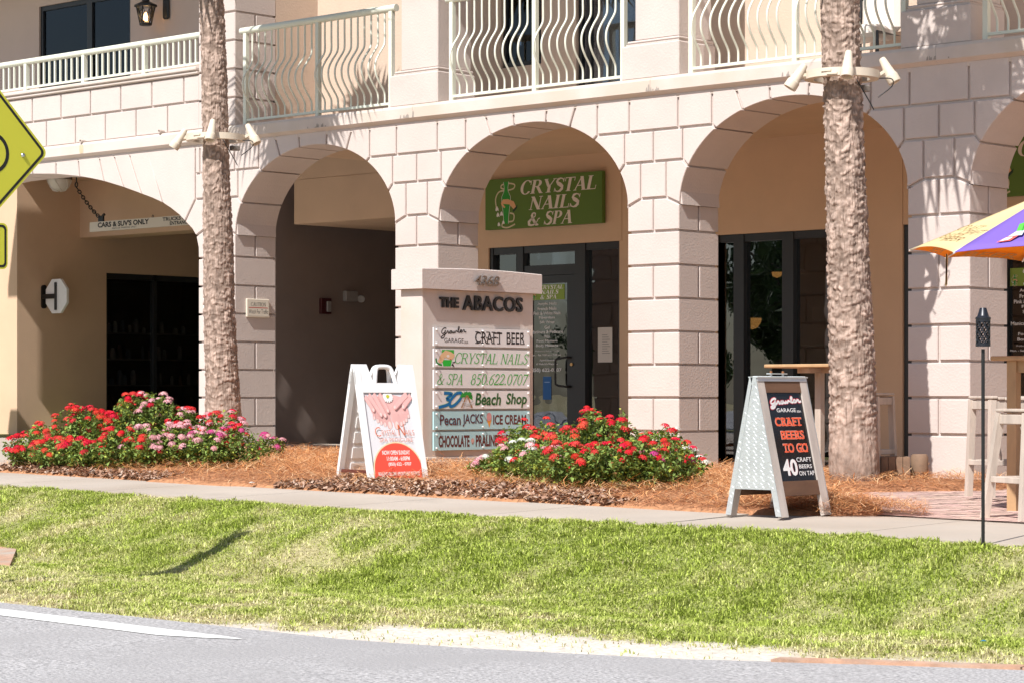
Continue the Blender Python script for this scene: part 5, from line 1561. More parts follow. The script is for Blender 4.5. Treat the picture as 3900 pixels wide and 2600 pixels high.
# ---------------------------------------------------------------- palms
def palm(label, base, axis, H, crown_c, crown_r, seed, nfr=30, shag=1.0):
    """axis: list of (z, x, y, radius)"""
    r_ = np.random.default_rng(seed)
    t_ = thing("palm_tree", base, label, "palm tree")
    nA = 150; nZ = int(H / .0105)
    z = np.linspace(axis[0][0], axis[0][0] + H, nZ)
    az = [a[0] for a in axis]
    cx = np.interp(z, az, [a[1] for a in axis]); cy = np.interp(z, az, [a[2] for a in axis]); rr = np.interp(z, az, [a[3] for a in axis])
    th = math.radians(133) + np.linspace(0, 2 * math.pi, nA, endpoint=False)
    Zg, Tg = np.meshgrid(z, th, indexing='ij')
    # leaf-scar rings: irregular ridges a few centimetres apart, broken and slanted around the trunk
    wav = (vnoise(Tg * 1.5, Zg * 1.3, 1.0, seed) - .5) * .07 + (vnoise(Tg * 5, Zg * 2, 1.0, seed + 11) - .5) * .022
    zz_ = Zg + wav
    b1 = vnoise(Tg * 3.6, zz_ * 36, 1.0, seed + 1); b2 = vnoise(Tg * 9, zz_ * 70, 1.0, seed + 3)
    fib = vnoise(Tg * 17, Zg * 7.0, 1.0, seed + 2) - .5
    fib2 = vnoise(Tg * 40, Zg * 16.0, 1.0, seed + 4) - .5
    chunk = vnoise(Tg * 8, Zg * 20, 1.0, seed + 5) - .5
    low = np.clip((Zg - axis[0][0] - .35) / .4, .15, 1)
    rid = np.clip((b1 - .42) * 4.5, 0, 1)
    R = rr[:, None] + ((rid - .5) * .010 * low + (b2 - .5) * .010 * low + fib * .008 + fib2 * .007 + chunk * .006) * shag
    X = cx[:, None] + R * np.cos(Tg); Y = cy[:, None] + R * np.sin(Tg)
    V = np.stack([X.ravel(), Y.ravel(), Zg.ravel()], 1)
    I = (np.arange(nZ - 1)[:, None] * nA + np.arange(nA)[None, :]); J = (np.arange(nZ - 1)[:, None] * nA + (np.arange(nA)[None, :] + 1) % nA)
    F = np.stack([I.ravel(), J.ravel(), (J + nA).ravel(), (I + nA).ravel()], 1)
    tone = .80 + .45 * vnoise(Tg * 9, Zg * 14, 1.0, seed + 6) + .25 * (vnoise(Tg * 3, Zg * 2, 1.0, seed + 7) - .5)
    basec = np.array([.43, .325, .27]); dark = np.array([.15, .105, .08])
    m = np.clip((vnoise(Tg * 22, Zg * 12, 1.0, seed + 8) - .60) * 4, 0, .75) * (.3 + low * .7)
    m = np.maximum(m, (1 - rid) * .55 * low)  # shade in the gaps between ridges, painted as darker bark
    m = np.maximum(m, np.clip(1 - (Zg - axis[0][0] - .15) / .45, 0, 1) * .6)
    c = (tone[..., None] * basec) * (1 - m[..., None]) + m[..., None] * dark
    tr = arr_mesh("trunk", V, F, M_BARK, parent=t_, cols=np.clip(c.reshape(-1, 3), .02, .9))
    tr.data.shade_smooth()
    # fan fronds
    vs = []; fs = []; cs = []
    C0 = Vector(crown_c)
    rg = random.Random(seed)
    for i in range(nfr):
        az_ = i * 2.39996 + rg.uniform(-.2, .2); k = i / nfr
        el = math.radians(80 - 118 * k + rg.uniform(-8, 8))
        d = Vector((math.cos(az_) * math.cos(el), math.sin(az_) * math.cos(el), math.sin(el)))
        side = d.cross(Vector((0, 0, 1))).normalized() if abs(d.z) < .98 else Vector((1, 0, 0))
        up = side.cross(d).normalized()
        Lp = crown_r * rg.uniform(.16, .55)
        p0 = C0 + d * .12; p1 = p0 + d * Lp - Vector((0, 0, .08))
        o_ = len(vs); w_ = .018
        vs += [p0 - side * w_, p0 + side * w_, p1 + side * w_ * .7, p1 - side * w_ * .7]; fs.append((o_, o_ + 1, o_ + 2, o_ + 3)); cs += [(.10, .13, .03)] * 4
        col = (.075, .12, .03) if k < .72 else (.20, .16, .07)
        nb = 22
        for j in range(nb):
            a = (j / (nb - 1) - .5) * math.radians(230)
            dr = (d * math.cos(a) + side * math.sin(a)).normalized()
            Lb = crown_r * rg.uniform(.44, .56) * (1 - .25 * abs(a) / 2)
            fold = up * (.10 * (abs(j - nb / 2) / nb))
            m1 = p1 + dr * Lb * .5 + fold; e = p1 + dr * Lb + fold - Vector((0, 0, rg.uniform(.12, .34)))
            sd = dr.cross(up).normalized(); wv = .034
            o_ = len(vs)
            vs += [p1, m1 - sd * wv, m1 + sd * wv, e]; fs += [(o_, o_ + 1, o_ + 2, o_ + 2), (o_ + 1, o_ + 3, o_ + 2, o_ + 2)]
            cv = rg.uniform(.8, 1.25); cs += [tuple(q * cv for q in col)] * 4
    fq = [f if len(set(f)) == 4 else None for f in fs]
    Q = np.array([f for f in fq if f], np.int32); T = np.array([f[:3] for f, q in zip(fs, fq) if q is None], np.int32)
    # petioles as triangles too, so that all faces are triangles
    if len(Q): T = np.concatenate([T, Q[:, [0, 1, 2]], Q[:, [0, 2, 3]]])
    arr_mesh("crown", np.array([tuple(v) for v in vs]), T, M_FROND, parent=t_, cols=np.array(cs))
    return t_
palm("tall shaggy palm trunk rising from the red flower bed in front of the open passage", (2.49, -1.7, .10),
     [(.10, 2.49, -1.7, .235), (.45, 2.484, -1.7, .222), (1.04, 2.456, -1.7, .197), (1.88, 2.403, -1.7, .185), (2.67, 2.384, -1.7, .174), (3.70, 2.341, -1.7, .152), (4.64, 2.317, -1.7, .151), (5.6, 2.264, -1.7, .141), (7, 2.2, -1.7, .14)],
     7.0, (2.40, -1.75, 7.1), 1.5, 5, nfr=46)
palm("thick ringed palm trunk beside the diamond plate board at the brick patio", (11.52, -1.7, -.02),
     [(-.02, 11.52, -1.7, .245), (.10, 11.518, -1.7, .238), (.5, 11.504, -1.7, .222), (1.1, 11.492, -1.7, .212), (2.28, 11.441, -1.7, .194), (3.15, 11.405, -1.7, .180), (3.87, 11.373, -1.7, .176), (4.59, 11.355, -1.7, .178), (7, 11.3, -1.7, .17)],
     6.4, (11.62, -1.75, 6.55), 1.55, 9, nfr=52, shag=1.25)

def light_ring(c, label):
    cx, cy, cz = c
    t_ = thing("spotlight_ring", c, label, "light ring", "rings of spotlights strapped round the palm trunks")
    ri, ro, hh = .265, .35, .075
    m_ = MB(); m_.lathe([(ri, cz - hh / 2), (ro, cz - hh / 2), (ro, cz + hh / 2), (ri, cz + hh / 2), (ri, cz - hh / 2)], (cx, cy, 0), 48)
    m_.build("ring", M_BEIGEPL, t_, smooth=40)
    # joint strap and screws
    m_ = MB()
    a = math.radians(-75 + 5)
    for da in (-.16, .0):
        aa = a + da; p = Vector((cx + (ro + .004) * math.cos(aa), cy + (ro + .004) * math.sin(aa), cz)); tg = Vector((-math.sin(aa), math.cos(aa), 0))
        m_.bar(p - tg * .05 + Vector((0, 0, .012 - .03 * (da == 0))), p + tg * .05 + Vector((0, 0, .012 - .03 * (da == 0))), .012, .018)
    m_.build("clamp", M_BEIGEPL, t_)
    # three inner spacers touching the trunk
    for a in (.4, 2.5, 4.6):
        m_ = MB(); m_.bar((cx + .15 * math.cos(a), cy + .15 * math.sin(a), cz), (cx + ri * math.cos(a), cy + ri * math.sin(a), cz), .03, .04); m_.build("spacer", M_BEIGEPL, t_)
    camdir = Vector((math.cos(TH), math.sin(TH), 0)); fwd = Vector((-math.sin(TH), math.cos(TH), 0))
    for (off, ax) in ((-camdir * .43 - fwd * .05 + Vector((0, 0, -.02)), Vector((-.42, -.38, -.85))), (-fwd * .41 + Vector((0, 0, .045)), Vector((.12, -.30, -.95))), (camdir * .44 - fwd * .02 + Vector((0, 0, .04)), Vector((.44, .16, -.86)))):
        p = Vector(c) + off; ax = ax.normalized()
        m_ = MB()
        m_.lathe([(0, -.14), (.028, -.14), (.034, -.125), (.052, .03), (.058, .045), (.062, .05), (.064, .115), (.060, .125), (.050, .12), (.046, .07), (0, .06)], p, 20, ax)
        sp = m_.build("spotlight", M_BEIGEPL, t_, smooth=35)
        q = Vector(c) + Vector((off.x, off.y, 0)).normalized() * (ro - .01)
        m_ = MB(); m_.bar(q, p - ax * .02, .05, .03); m_.tube([q + Vector((0, 0, -.012)) , p + Vector((0, 0, -.012))], .016, 8)
        m_.build("bracket", M_SILVER if off.z > .042 else M_BEIGEPL, t_)
    m_ = MB()
    e = Vector(c) + camdir * .18 - fwd * .14
    m_.tube(smooth_pts([tuple(e + Vector((-.08, -.05, .0))), tuple(e + Vector((-.02, -.03, -.10))), tuple(e + Vector((.05, .03, -.26))), tuple(e + Vector((.08, .06, -.34)))], 5), .006, 6)
    m_.tube(smooth_pts([tuple(e + Vector((.10, .12, -.04))), tuple(e + Vector((.20, .18, -.05))), tuple(e + Vector((.20, .18, -.12))), tuple(e + Vector((.10, .10, -.22)))], 5), .006, 6)
    m_.build("cable", M_BLACK, t_, smooth=60)
    j = Vector(c) + camdir * .22 + fwd * .10 + Vector((0, 0, -.11))
    m_ = MB(); m_.cbox(j.x - .05, j.x + .05, j.y - .05, j.y + .05, j.z - .03, j.z + .03, .01); m_.build("junction_box", mat("grey box", (.25, .24, .23), .5), t_)
light_ring((2.335, -1.7, 3.93), "beige spotlight ring round the left palm trunk beside the passage arch")
light_ring((11.372, -1.7, 3.87), "beige spotlight ring round the right palm trunk above the diamond plate board")

# ---------------------------------------------------------------- tiki torch, umbrella, patio furniture
tt = thing("garden_torch", (16.16, -6.96, -.13), "black metal garden torch on a thin pole at the pavement edge", "torch")
tx, ty = 16.16, -6.96
m_ = MB(); m_.tube([(tx, ty, -.16), (tx, ty, 1.16)], .0115, 10); m_.build("pole", M_BLACK, tt, smooth=50)
m_ = MB(); m_.lathe([(0, 1.425), (.021, 1.425), (.023, 1.42), (.037, 1.375), (.040, 1.37), (.050, 1.362), (.050, 1.352), (.047, 1.348), (0, 1.348)], (tx, ty, 0), 24); m_.build("cap", mat("dark torch metal", (.02, .022, .03), .35, metal=.3), tt, smooth=30)
m_ = MB(); R_ = .047
m_.lathe([(R_ + .001, 1.35), (R_ + .001, 1.335), (R_ - .003, 1.335), (R_ - .003, 1.35)], (tx, ty, 0), 24); m_.lathe([(R_ + .001, 1.198), (R_ + .001, 1.176), (0, 1.174), (0, 1.178), (R_ - .003, 1.198), (R_ + .001, 1.198)], (tx, ty, 0), 24)
for s_ in (1, -1):
    for k in range(8):
        pts = []
        for i in range(9):
            a = 2 * math.pi * k / 8 + s_ * 1.15 * i / 8 * 1.7; z = 1.195 + .145 * i / 8
            pts.append((a, z))
        vs = []; w_ = .0085
        for a, z in pts:
            vs += [(tx + R_ * math.cos(a), ty + R_ * math.sin(a), z - w_), (tx + R_ * math.cos(a), ty + R_ * math.sin(a), z + w_), (tx + (R_ - .004) * math.cos(a), ty + (R_ - .004) * math.sin(a), z + w_), (tx + (R_ - .004) * math.cos(a), ty + (R_ - .004) * math.sin(a), z - w_)]
        fs = []
        for i in range(8):
            for e in range(4): fs.append((i * 4 + e, i * 4 + (e + 1) % 4, (i + 1) * 4 + (e + 1) % 4, (i + 1) * 4 + e))
        m_.add(vs, fs)
m_.build("lattice_canister", MATS["dark torch metal"], tt)

def camw(px, py, d):
    u = (px - 1950) / 9277; w = (1510 - py) / 9277
    return Vector((24.64 + d * (-ST + u * CT), -20.68 + d * (CT + u * ST), .85 + d * w))
um = thing("patio_umbrella", (15.25, -4.37, -.06), "yellow and purple beer umbrella over the right edge of the patio", "umbrella")
T0 = Vector((14.43, -5.19, 1.951)); C1 = Vector((15.13, -5.70, 1.885)); F1 = Vector((14.13, -4.25, 1.945))
apex = Vector((15.25, -4.37, 2.44)); cen = Vector((15.25, -4.37, 1.93))
ring = []
T0 = camw(3463, 952, 18.3); C1 = camw(3632, 961, 17.45); F1 = camw(3601, 981, 19.3)
a0 = math.atan2(T0.y - cen.y, T0.x - cen.x); Rv = (Vector((T0.x, T0.y, 0)) - Vector((cen.x, cen.y, 0))).length
for k in range(8):
    a = a0 + k * math.pi / 4
    ring.append(Vector((cen.x + Rv * math.cos(a), cen.y + Rv * math.sin(a), 1.93)))
ring[0] = T0; ring[1] = C1; ring[7] = F1
ring[6] = ring[6] * 1.0; ring[6].z = 1.935; ring[2].z = 1.925
def panel(i, m, t=0.0, edge_up=.03, corner=None):
    A_, B_ = ring[i], ring[(i + 1) % 8]
    m_ = MB(); N = 10; M = 8; vs = []
    for r in range(M + 1):
        s_ = r / M
        for c in range(N + 1):
            e = c / N
            p = A_.lerp(B_, e) + (apex - cen).normalized() * 0
            p = p + Vector((0, 0, edge_up * 4 * e * (1 - e)))
            q = apex.lerp(p, s_)
            q.z -= .05 * math.sin(math.pi * s_) * (4 * e * (1 - e)) * .7
            vs.append(q)
    fs = []
    for r in range(M):
        for c in range(N):
            fs.append((r * (N + 1) + c, r * (N + 1) + c + 1, (r + 1) * (N + 1) + c + 1, (r + 1) * (N + 1) + c))
    m_.add(vs, fs)
    o = m_.build("canopy_panel", m, um, smooth=60)
    sm = o.modifiers.new("thickness", 'SOLIDIFY'); sm.thickness = .003
    return o
for i, m in enumerate([M_FABRIC_Y, M_FABRIC_P, M_FABRIC_Y, M_FABRIC_P, M_FABRIC_Y, M_FABRIC_P, M_FABRIC_BACKLIT, M_FABRIC_BACKLIT]):
    panel(i, m, edge_up=.02 if i != 0 else .035)
for k in range(8):
    m_ = MB(); p = ring[k]; m_.tube([tuple(apex - Vector((0, 0, .03))), tuple(apex.lerp(p, .5) - Vector((0, 0, .012))), tuple(p - Vector((0, 0, .006)))], .007, 6); m_.build("rib", M_WHITEPL, um)
m_ = MB(); m_.tube([(15.25, -4.37, -.06), (15.25, -4.37, 2.46)], .02, 12); m_.build("pole", M_OLDWOOD, um, smooth=50)
m_ = MB(); m_.lathe([(0, -.06), (.24, -.06), (.24, -.02), (.05, .04), (.05, .2), (0, .2)], (15.25, -4.37, 0), 24); m_.build("base", M_BLACK, um, smooth=40)
m_ = MB(); cp = camw(3605, 968, 19.0); m_.bar(tuple(cp), tuple(cp - Vector((.0, 0, .24))), .014, .004); m_.bar(tuple(cp + Vector((.006, 0, 0))), tuple(cp - Vector((.006, 0, .25))), .014, .004); m_.build("tie_strap", mat("yellow strap", (.72, .50, .22), .8), um)
# printing on the canopy
def panel_frame(i, lift=.006, inner=False):
    A_, B_ = ring[i], ring[(i + 1) % 8]
    mid = (A_ + B_) / 2; uu = (B_ - A_).normalized(); vv = (apex - mid); vv = (vv - uu * vv.dot(uu)).normalized(); nn = uu.cross(vv)
    if nn.z < 0: nn = -nn
    return frame(mid, uu, vv, nn), (B_ - A_).length
fp, wl = panel_frame(0)
m_ = MB(); BR_ = (.28, .17, .06)
text(m_, "CRAFT", fp, -.20, .20, .30, .40, BR_, .034, bold=.0); text(m_, "BEER", fp, -.17, .17, .15, .24, BR_, .034, bold=.0)
m_.build("lettering", M_PRINT, um)
fp, wl = panel_frame(7)
m_ = MB(); text(m_, "BEER", fp, .18, -.18, .05, .13, (.50, .20, .02), -.012, bold=.02); m_.build("lettering", M_PRINT, um)
fp, wl = panel_frame(6)
m_ = MB(); text(m_, "BEER", fp, .24, -.24, .05, .14, (.50, .20, .02), -.012, bold=.02, shear=.2); m_.build("lettering", M_PRINT, um)
fp, wl = panel_frame(1)
m_ = MB()
poly(m_, [(-.10, .30), (.02, .26), (.10, .34), (.12, .46), (.02, .52), (-.08, .44)], fp, (.10, .50, .06), .016)
for k in range(4): ribbon(m_, [(-.06 + .04 * k, .30), (-.04 + .04 * k, .46)], .008, fp, (.03, .28, .03), .018)
poly(m_, [(-.16, .20), (-.06, .22), (-.04, .31), (-.10, .30)], fp, (.55, .60, .68), .017); poly(m_, [(-.24, .10), (-.14, .12), (-.08, .22), (-.16, .20)], fp, (.75, .12, .10), .017); poly(m_, [(-.22, .11), (-.15, .14), (-.12, .19), (-.17, .18)], fp, (.8, .75, .7), .019)
m_.build("printed_emblem", M_PRINT, um)

def bar_stool(name, label, loc, rotz, w=.42, d=.40, h=.84, splay=.03, m=None):
    m = m or M_OLDWOOD
    t_ = thing(name, loc, label, "bar stool", "weathered wooden bar stools on the patio", rotz)
    L0 = ROOT[t_.name]; ROOT[t_.name] = (0, 0, 0)
    for sx in (-1, 1):
        for sy in (-1, 1):
            m_ = MB(); m_.bar((sx * (w / 2 + splay), sy * (d / 2 + splay), 0), (sx * (w / 2 - .025), sy * (d / 2 - .025), h - .015), .055, .05, up=(0, 1, 0)); m_.build("leg", m, t_)
    for sy in (-1, 1):
        m_ = MB(); m_.cbox(-w / 2 + .004, w / 2 - .004, sy * (d / 2 - .02) - .014, sy * (d / 2 - .02) + .014, h - .10, h - .02, .004)
        m_.build("apron", m, t_)
        m_ = MB(); m_.cbox(-w / 2 - splay * .6, w / 2 + splay * .6, sy * (d / 2 + splay * .45) - .018, sy * (d / 2 + splay * .45) + .018, .27, .315, .004); m_.build("foot_rail", m, t_)
    for sx in (-1, 1):
        m_ = MB(); m_.cbox(sx * (w / 2 - .02) - .014, sx * (w / 2 - .02) + .014, -d / 2 + .03, d / 2 - .03, h - .095, h - .025, .004); m_.build("apron", m, t_)
        m_ = MB(); m_.cbox(sx * (w / 2 + splay * .45) - .018, sx * (w / 2 + splay * .45) + .018, -d / 2, d / 2, .27, .315, .004); m_.build("foot_rail", m, t_)
    n = 7
    for i in range(n):
        x = -w / 2 + (i + .5) * w / n
        m_ = MB(); z = h - .02 + .022 * (abs(x) / (w / 2)) ** 2
        m_.cbox(x - w / n / 2 + .003, x + w / n / 2 - .003, -d / 2 - .01, d / 2 + .01, z, z + .022, .004); m_.build("seat_slat", m, t_)
    m_ = MB()
    poly(m_, [(.045 * math.cos(a), .013 * math.sin(a)) for a in [2 * math.pi * k / 14 for k in range(14)]], frame((0, -d / 2 + .0058, h - .055), (1, 0, 0), (0, 0, 1), (0, -1, 0)), None, .001); m_.build("hand_hole_patch", mat("painted hole shade", (.03, .025, .02), .9), t_)  # flat dark oval painted on for the shade inside the hole
    for sx in (-1, 1):
        m_ = MB(); m_.bar((sx * .06, -.10, .31), (sx * (w / 2 - .03), -.10, h - .11), .02, .012, up=(0, 1, 0)); m_.build("brace", m, t_)
    return t_
def place(t_): ROOT[t_.name] = tuple(t_.location)
s1 = bar_stool("bar_stool", "grey wooden bar stool standing beside the corner pillar left of the torch pole", (13.66, -2.60, .0), math.radians(60), .44, .40, .84, .0)
s2 = bar_stool("bar_stool", "splay legged grey bar stool nearest the pavement at the photo edge", (15.28, -4.78, -.055), math.radians(62), .46, .42, .80, .06)
s3 = bar_stool("bar_stool", "pale bar stool half hidden behind the right palm trunk", (11.20, -1.05, .03), math.radians(10), .42, .40, .84, .0)
s4 = bar_stool("bar_stool", "grey bar stool under the high table at the photo edge", (14.45, -2.65, -.03), math.radians(50), .42, .40, .82, .0)

def high_table(label, cx, cy, zb, h, w, rot, m, leg_w=.10):
    t_ = thing("high_table", (cx, cy, zb), label, "table", "high pine tables", rot)
    ROOT[t_.name] = (0, 0, 0)
    m_ = MB(); m_.cbox(-w / 2, w / 2, -w / 2, w / 2, h - .035, h, .008); m_.build("tabletop", M_TABLE, t_)
    m_ = MB(); m_.box(-w * .3, w * .3, -.05, .05, h - .085, h - .037); m_.box(-.05, .05, -w * .3, w * .3, h - .084, h - .0375); m_.build("cleat", m, t_)
    m_ = MB(); m_.box(-leg_w / 2, leg_w / 2, -leg_w / 2, leg_w / 2, .06, h - .084); m_.build("pedestal", m, t_)
    m_ = MB(); m_.box(-w * .32, w * .32, -.05, .05, 0, .06); m_.box(-.05, .05, -w * .32, w * .32, .001, .061); m_.build("foot", m, t_)
    return t_
high_table("round edged pine table on a grey post behind the diamond plate board", 10.35, -.62, .035, 1.14, .80, 0, M_OLDWOOD, .07)
t2 = thing("high_table", (15.05, -3.55, -.05), "honey pine table under the umbrella at the photo edge", "table", "high pine tables", math.radians(3))
ROOT[t2.name] = (0, 0, 0); m_ = MB(); w = .95; m_.cbox(-.66, .6, -.45, .45, 1.185, 1.22, .008); m_.build("tabletop", M_TABLE, t2)
for sx in (-.5, .5):
    for sy in (-.36, .36):
        m_ = MB(); m_.box(sx - .04, sx + .04, sy - .04, sy + .04, 0, 1.183); m_.build("leg", M_TABLE, t2)
for sy in (-.36, .36):
    m_ = MB(); m_.box(-.46, .46, sy - .015, sy + .015, 1.09, 1.182); m_.build("apron", M_TABLE, t2)

# wooden crates at the foot of the right palm
def crate(label, x, y, z, w, d, h, rot):
    t_ = thing("crate", (x, y, z), label, "crate", None, rot); ROOT[t_.name] = (0, 0, 0)
    for k in range(4):
        m_ = MB(); a = -w / 2 + k * w / 4; m_.cbox(a + .002, a + w / 4 - .002, -d / 2, -d / 2 + .015, 0, h, .003); m_.cbox(a + .002, a + w / 4 - .002, d / 2 - .015, d / 2, 0, h, .003); m_.build("board", M_CONE, t_)
    m_ = MB(); m_.cbox(-w / 2, -w / 2 + .015, -d / 2 + .016, d / 2 - .016, 0, h, .003); m_.cbox(w / 2 - .015, w / 2, -d / 2 + .016, d / 2 - .016, 0, h, .003); m_.box(-w / 2 + .016, w / 2 - .016, -d / 2 + .016, d / 2 - .016, .01, .03); m_.build("end_board", M_CONE, t_)
crate("brown plank crate at the foot of the right palm trunk", 11.50, -1.02, .03, .28, .24, .25, math.radians(42))
m_ = MB(); m_.lathe([(0, 0), (.075, 0), (.085, .02), (.088, .24), (.07, .27), (.06, .25), (0, .24)], (11.62, -.76, .03), 14); tag(m_.build("log_stump", M_CONE, smooth=40, loc=(11.62, -.76, .03)), "short brown wooden stump between the crate and the corner pillar", "stump")

# ---------------------------------------------------------------- yellow warning sign by the road
ys_t = thing("warning_sign", (10.75, -11.05, -.44), "fluorescent yellow diamond warning sign cut off by the left photo edge", "road sign")
m_ = MB(); m_.box(10.70, 10.735, -11.075, -11.025, -.6, 3.3); m_.build("post", M_SILVER, ys_t)
fr = frame((10.745, -11.05, 2.545), (0, 1, 0), (0, 0, 1), (1, 0, 0))
def rounded_poly(P, r, n=6):
    out = []
    k = len(P)
    for i in range(k):
        p0, p1, p2 = Vector(P[i - 1]), Vector(P[i]), Vector(P[(i + 1) % k])
        d1 = (p0 - p1).normalized(); d2 = (p2 - p1).normalized()
        ang = d1.angle(d2); t_ = r / math.tan(ang / 2); c = p1 + (d1 + d2).normalized() * (r / math.sin(ang / 2))
        a = p1 + d1 * t_; b = p1 + d2 * t_
        a0 = math.atan2(a.y - c.y, a.x - c.x); a1 = math.atan2(b.y - c.y, b.x - c.x)
        while a1 - a0 > math.pi: a1 -= 2 * math.pi
        while a1 - a0 < -math.pi: a1 += 2 * math.pi
        out += [(c.x + r * math.cos(a0 + (a1 - a0) * j / n), c.y + r * math.sin(a0 + (a1 - a0) * j / n)) for j in range(n + 1)]
    return out
def sign_face(fr, P, r, border, margin, parent, nm):
    m_ = MB(); m_.prism(rounded_poly(P, r), fr, -.003, .0); m_.build(nm, M_SIGNYEL, parent)
    c = (sum(p[0] for p in P) / len(P), sum(p[1] for p in P) / len(P))
    m_ = MB(); Pm = offset_poly(P if area(P) > 0 else P[::-1], [margin] * len(P)); R_ = rounded_poly(Pm, r - margin * .6)
    Pi = offset_poly(P if area(P) > 0 else P[::-1], [margin + border] * len(P)); Ri = rounded_poly(Pi, max(.004, r - margin * .6 - border * .6))
    n = len(R_); m_.add([fr(*p, .0012) for p in R_] + [fr(*p, .0012) for p in Ri], [(i, (i + 1) % n, n + (i + 1) % n, n + i) for i in range(n)]); m_.build("border", M_BLACK, parent)
h_ = .672
sign_face(fr, [(h_, 0), (0, h_), (-h_, 0), (0, -h_)], .05, .019, .016, ys_t, "diamond_plate")
m_ = MB()   # bicycle symbol
for u in (-.20, .20): ribbon(m_, [(u + .13 * math.cos(a), -.03 + .13 * math.sin(a)) for a in [2 * math.pi * k / 28 for k in range(28)]], .026, fr, None, .0012, closed=True)
for a, b in (((-.20, -.03), (-.08, .16)), ((-.08, .16), (.13, .16)), ((-.02, -.03), (.13, .16)), ((-.20, -.03), (-.02, -.03)), ((-.02, -.03), (-.08, .16)), ((.20, -.03), (.12, .22)), ((.12, .22), (.20, .25)), ((-.14, .21), (-.04, .21))):
    ribbon(m_, [a, b], .024, fr, None, .0016)
m_.build("bicycle_symbol", M_BLACK, ys_t)
for u, v in ((.46, -.03), (-.46, 0), (0, .5), (0, -.5)):
    m_ = MB(); c = fr(u, v, 0); m_.lathe([(0, .014), (.012, .011), (.017, 0)], c, 12, (1, 0, 0)); m_.build("bolt", M_SILVER, ys_t, smooth=60)
fr2 = frame((10.745, -11.05, 1.88), (0, 1, 0), (0, 0, 1), (1, 0, 0))
sign_face(fr2, [(-.36, -.158), (.332, -.158), (.332, .158), (-.36, .158)], .04, .016, .012, ys_t, "arrow_plaque")
m_ = MB(); ribbon(m_, [(-.18, .08), (.05, -.05)], .05, fr2, None, .0012); poly(m_, [(.10, -.09), (-.02, -.10), (.07, .02)], fr2, None, .0016); m_.build("arrow", M_BLACK, ys_t)

# shallow drain apron at the left
m_ = MB()
m_.add([(6.2, -8.25, -.36), (8.05, -8.7, -.40), (9.0, -9.45, -.455), (8.75, -9.75, -.44), (6.0, -9.0, -.40), (6.2, -8.25, -.6), (8.05, -8.7, -.6), (9.0, -9.45, -.6), (8.75, -9.75, -.6), (6.0, -9.0, -.6)],
       [(0, 1, 2, 3, 4), (0, 5, 6, 1), (1, 6, 7, 2), (2, 7, 8, 3), (3, 8, 9, 4), (4, 9, 5, 0)])
struct(m_.build("drain_apron", M_RUST))

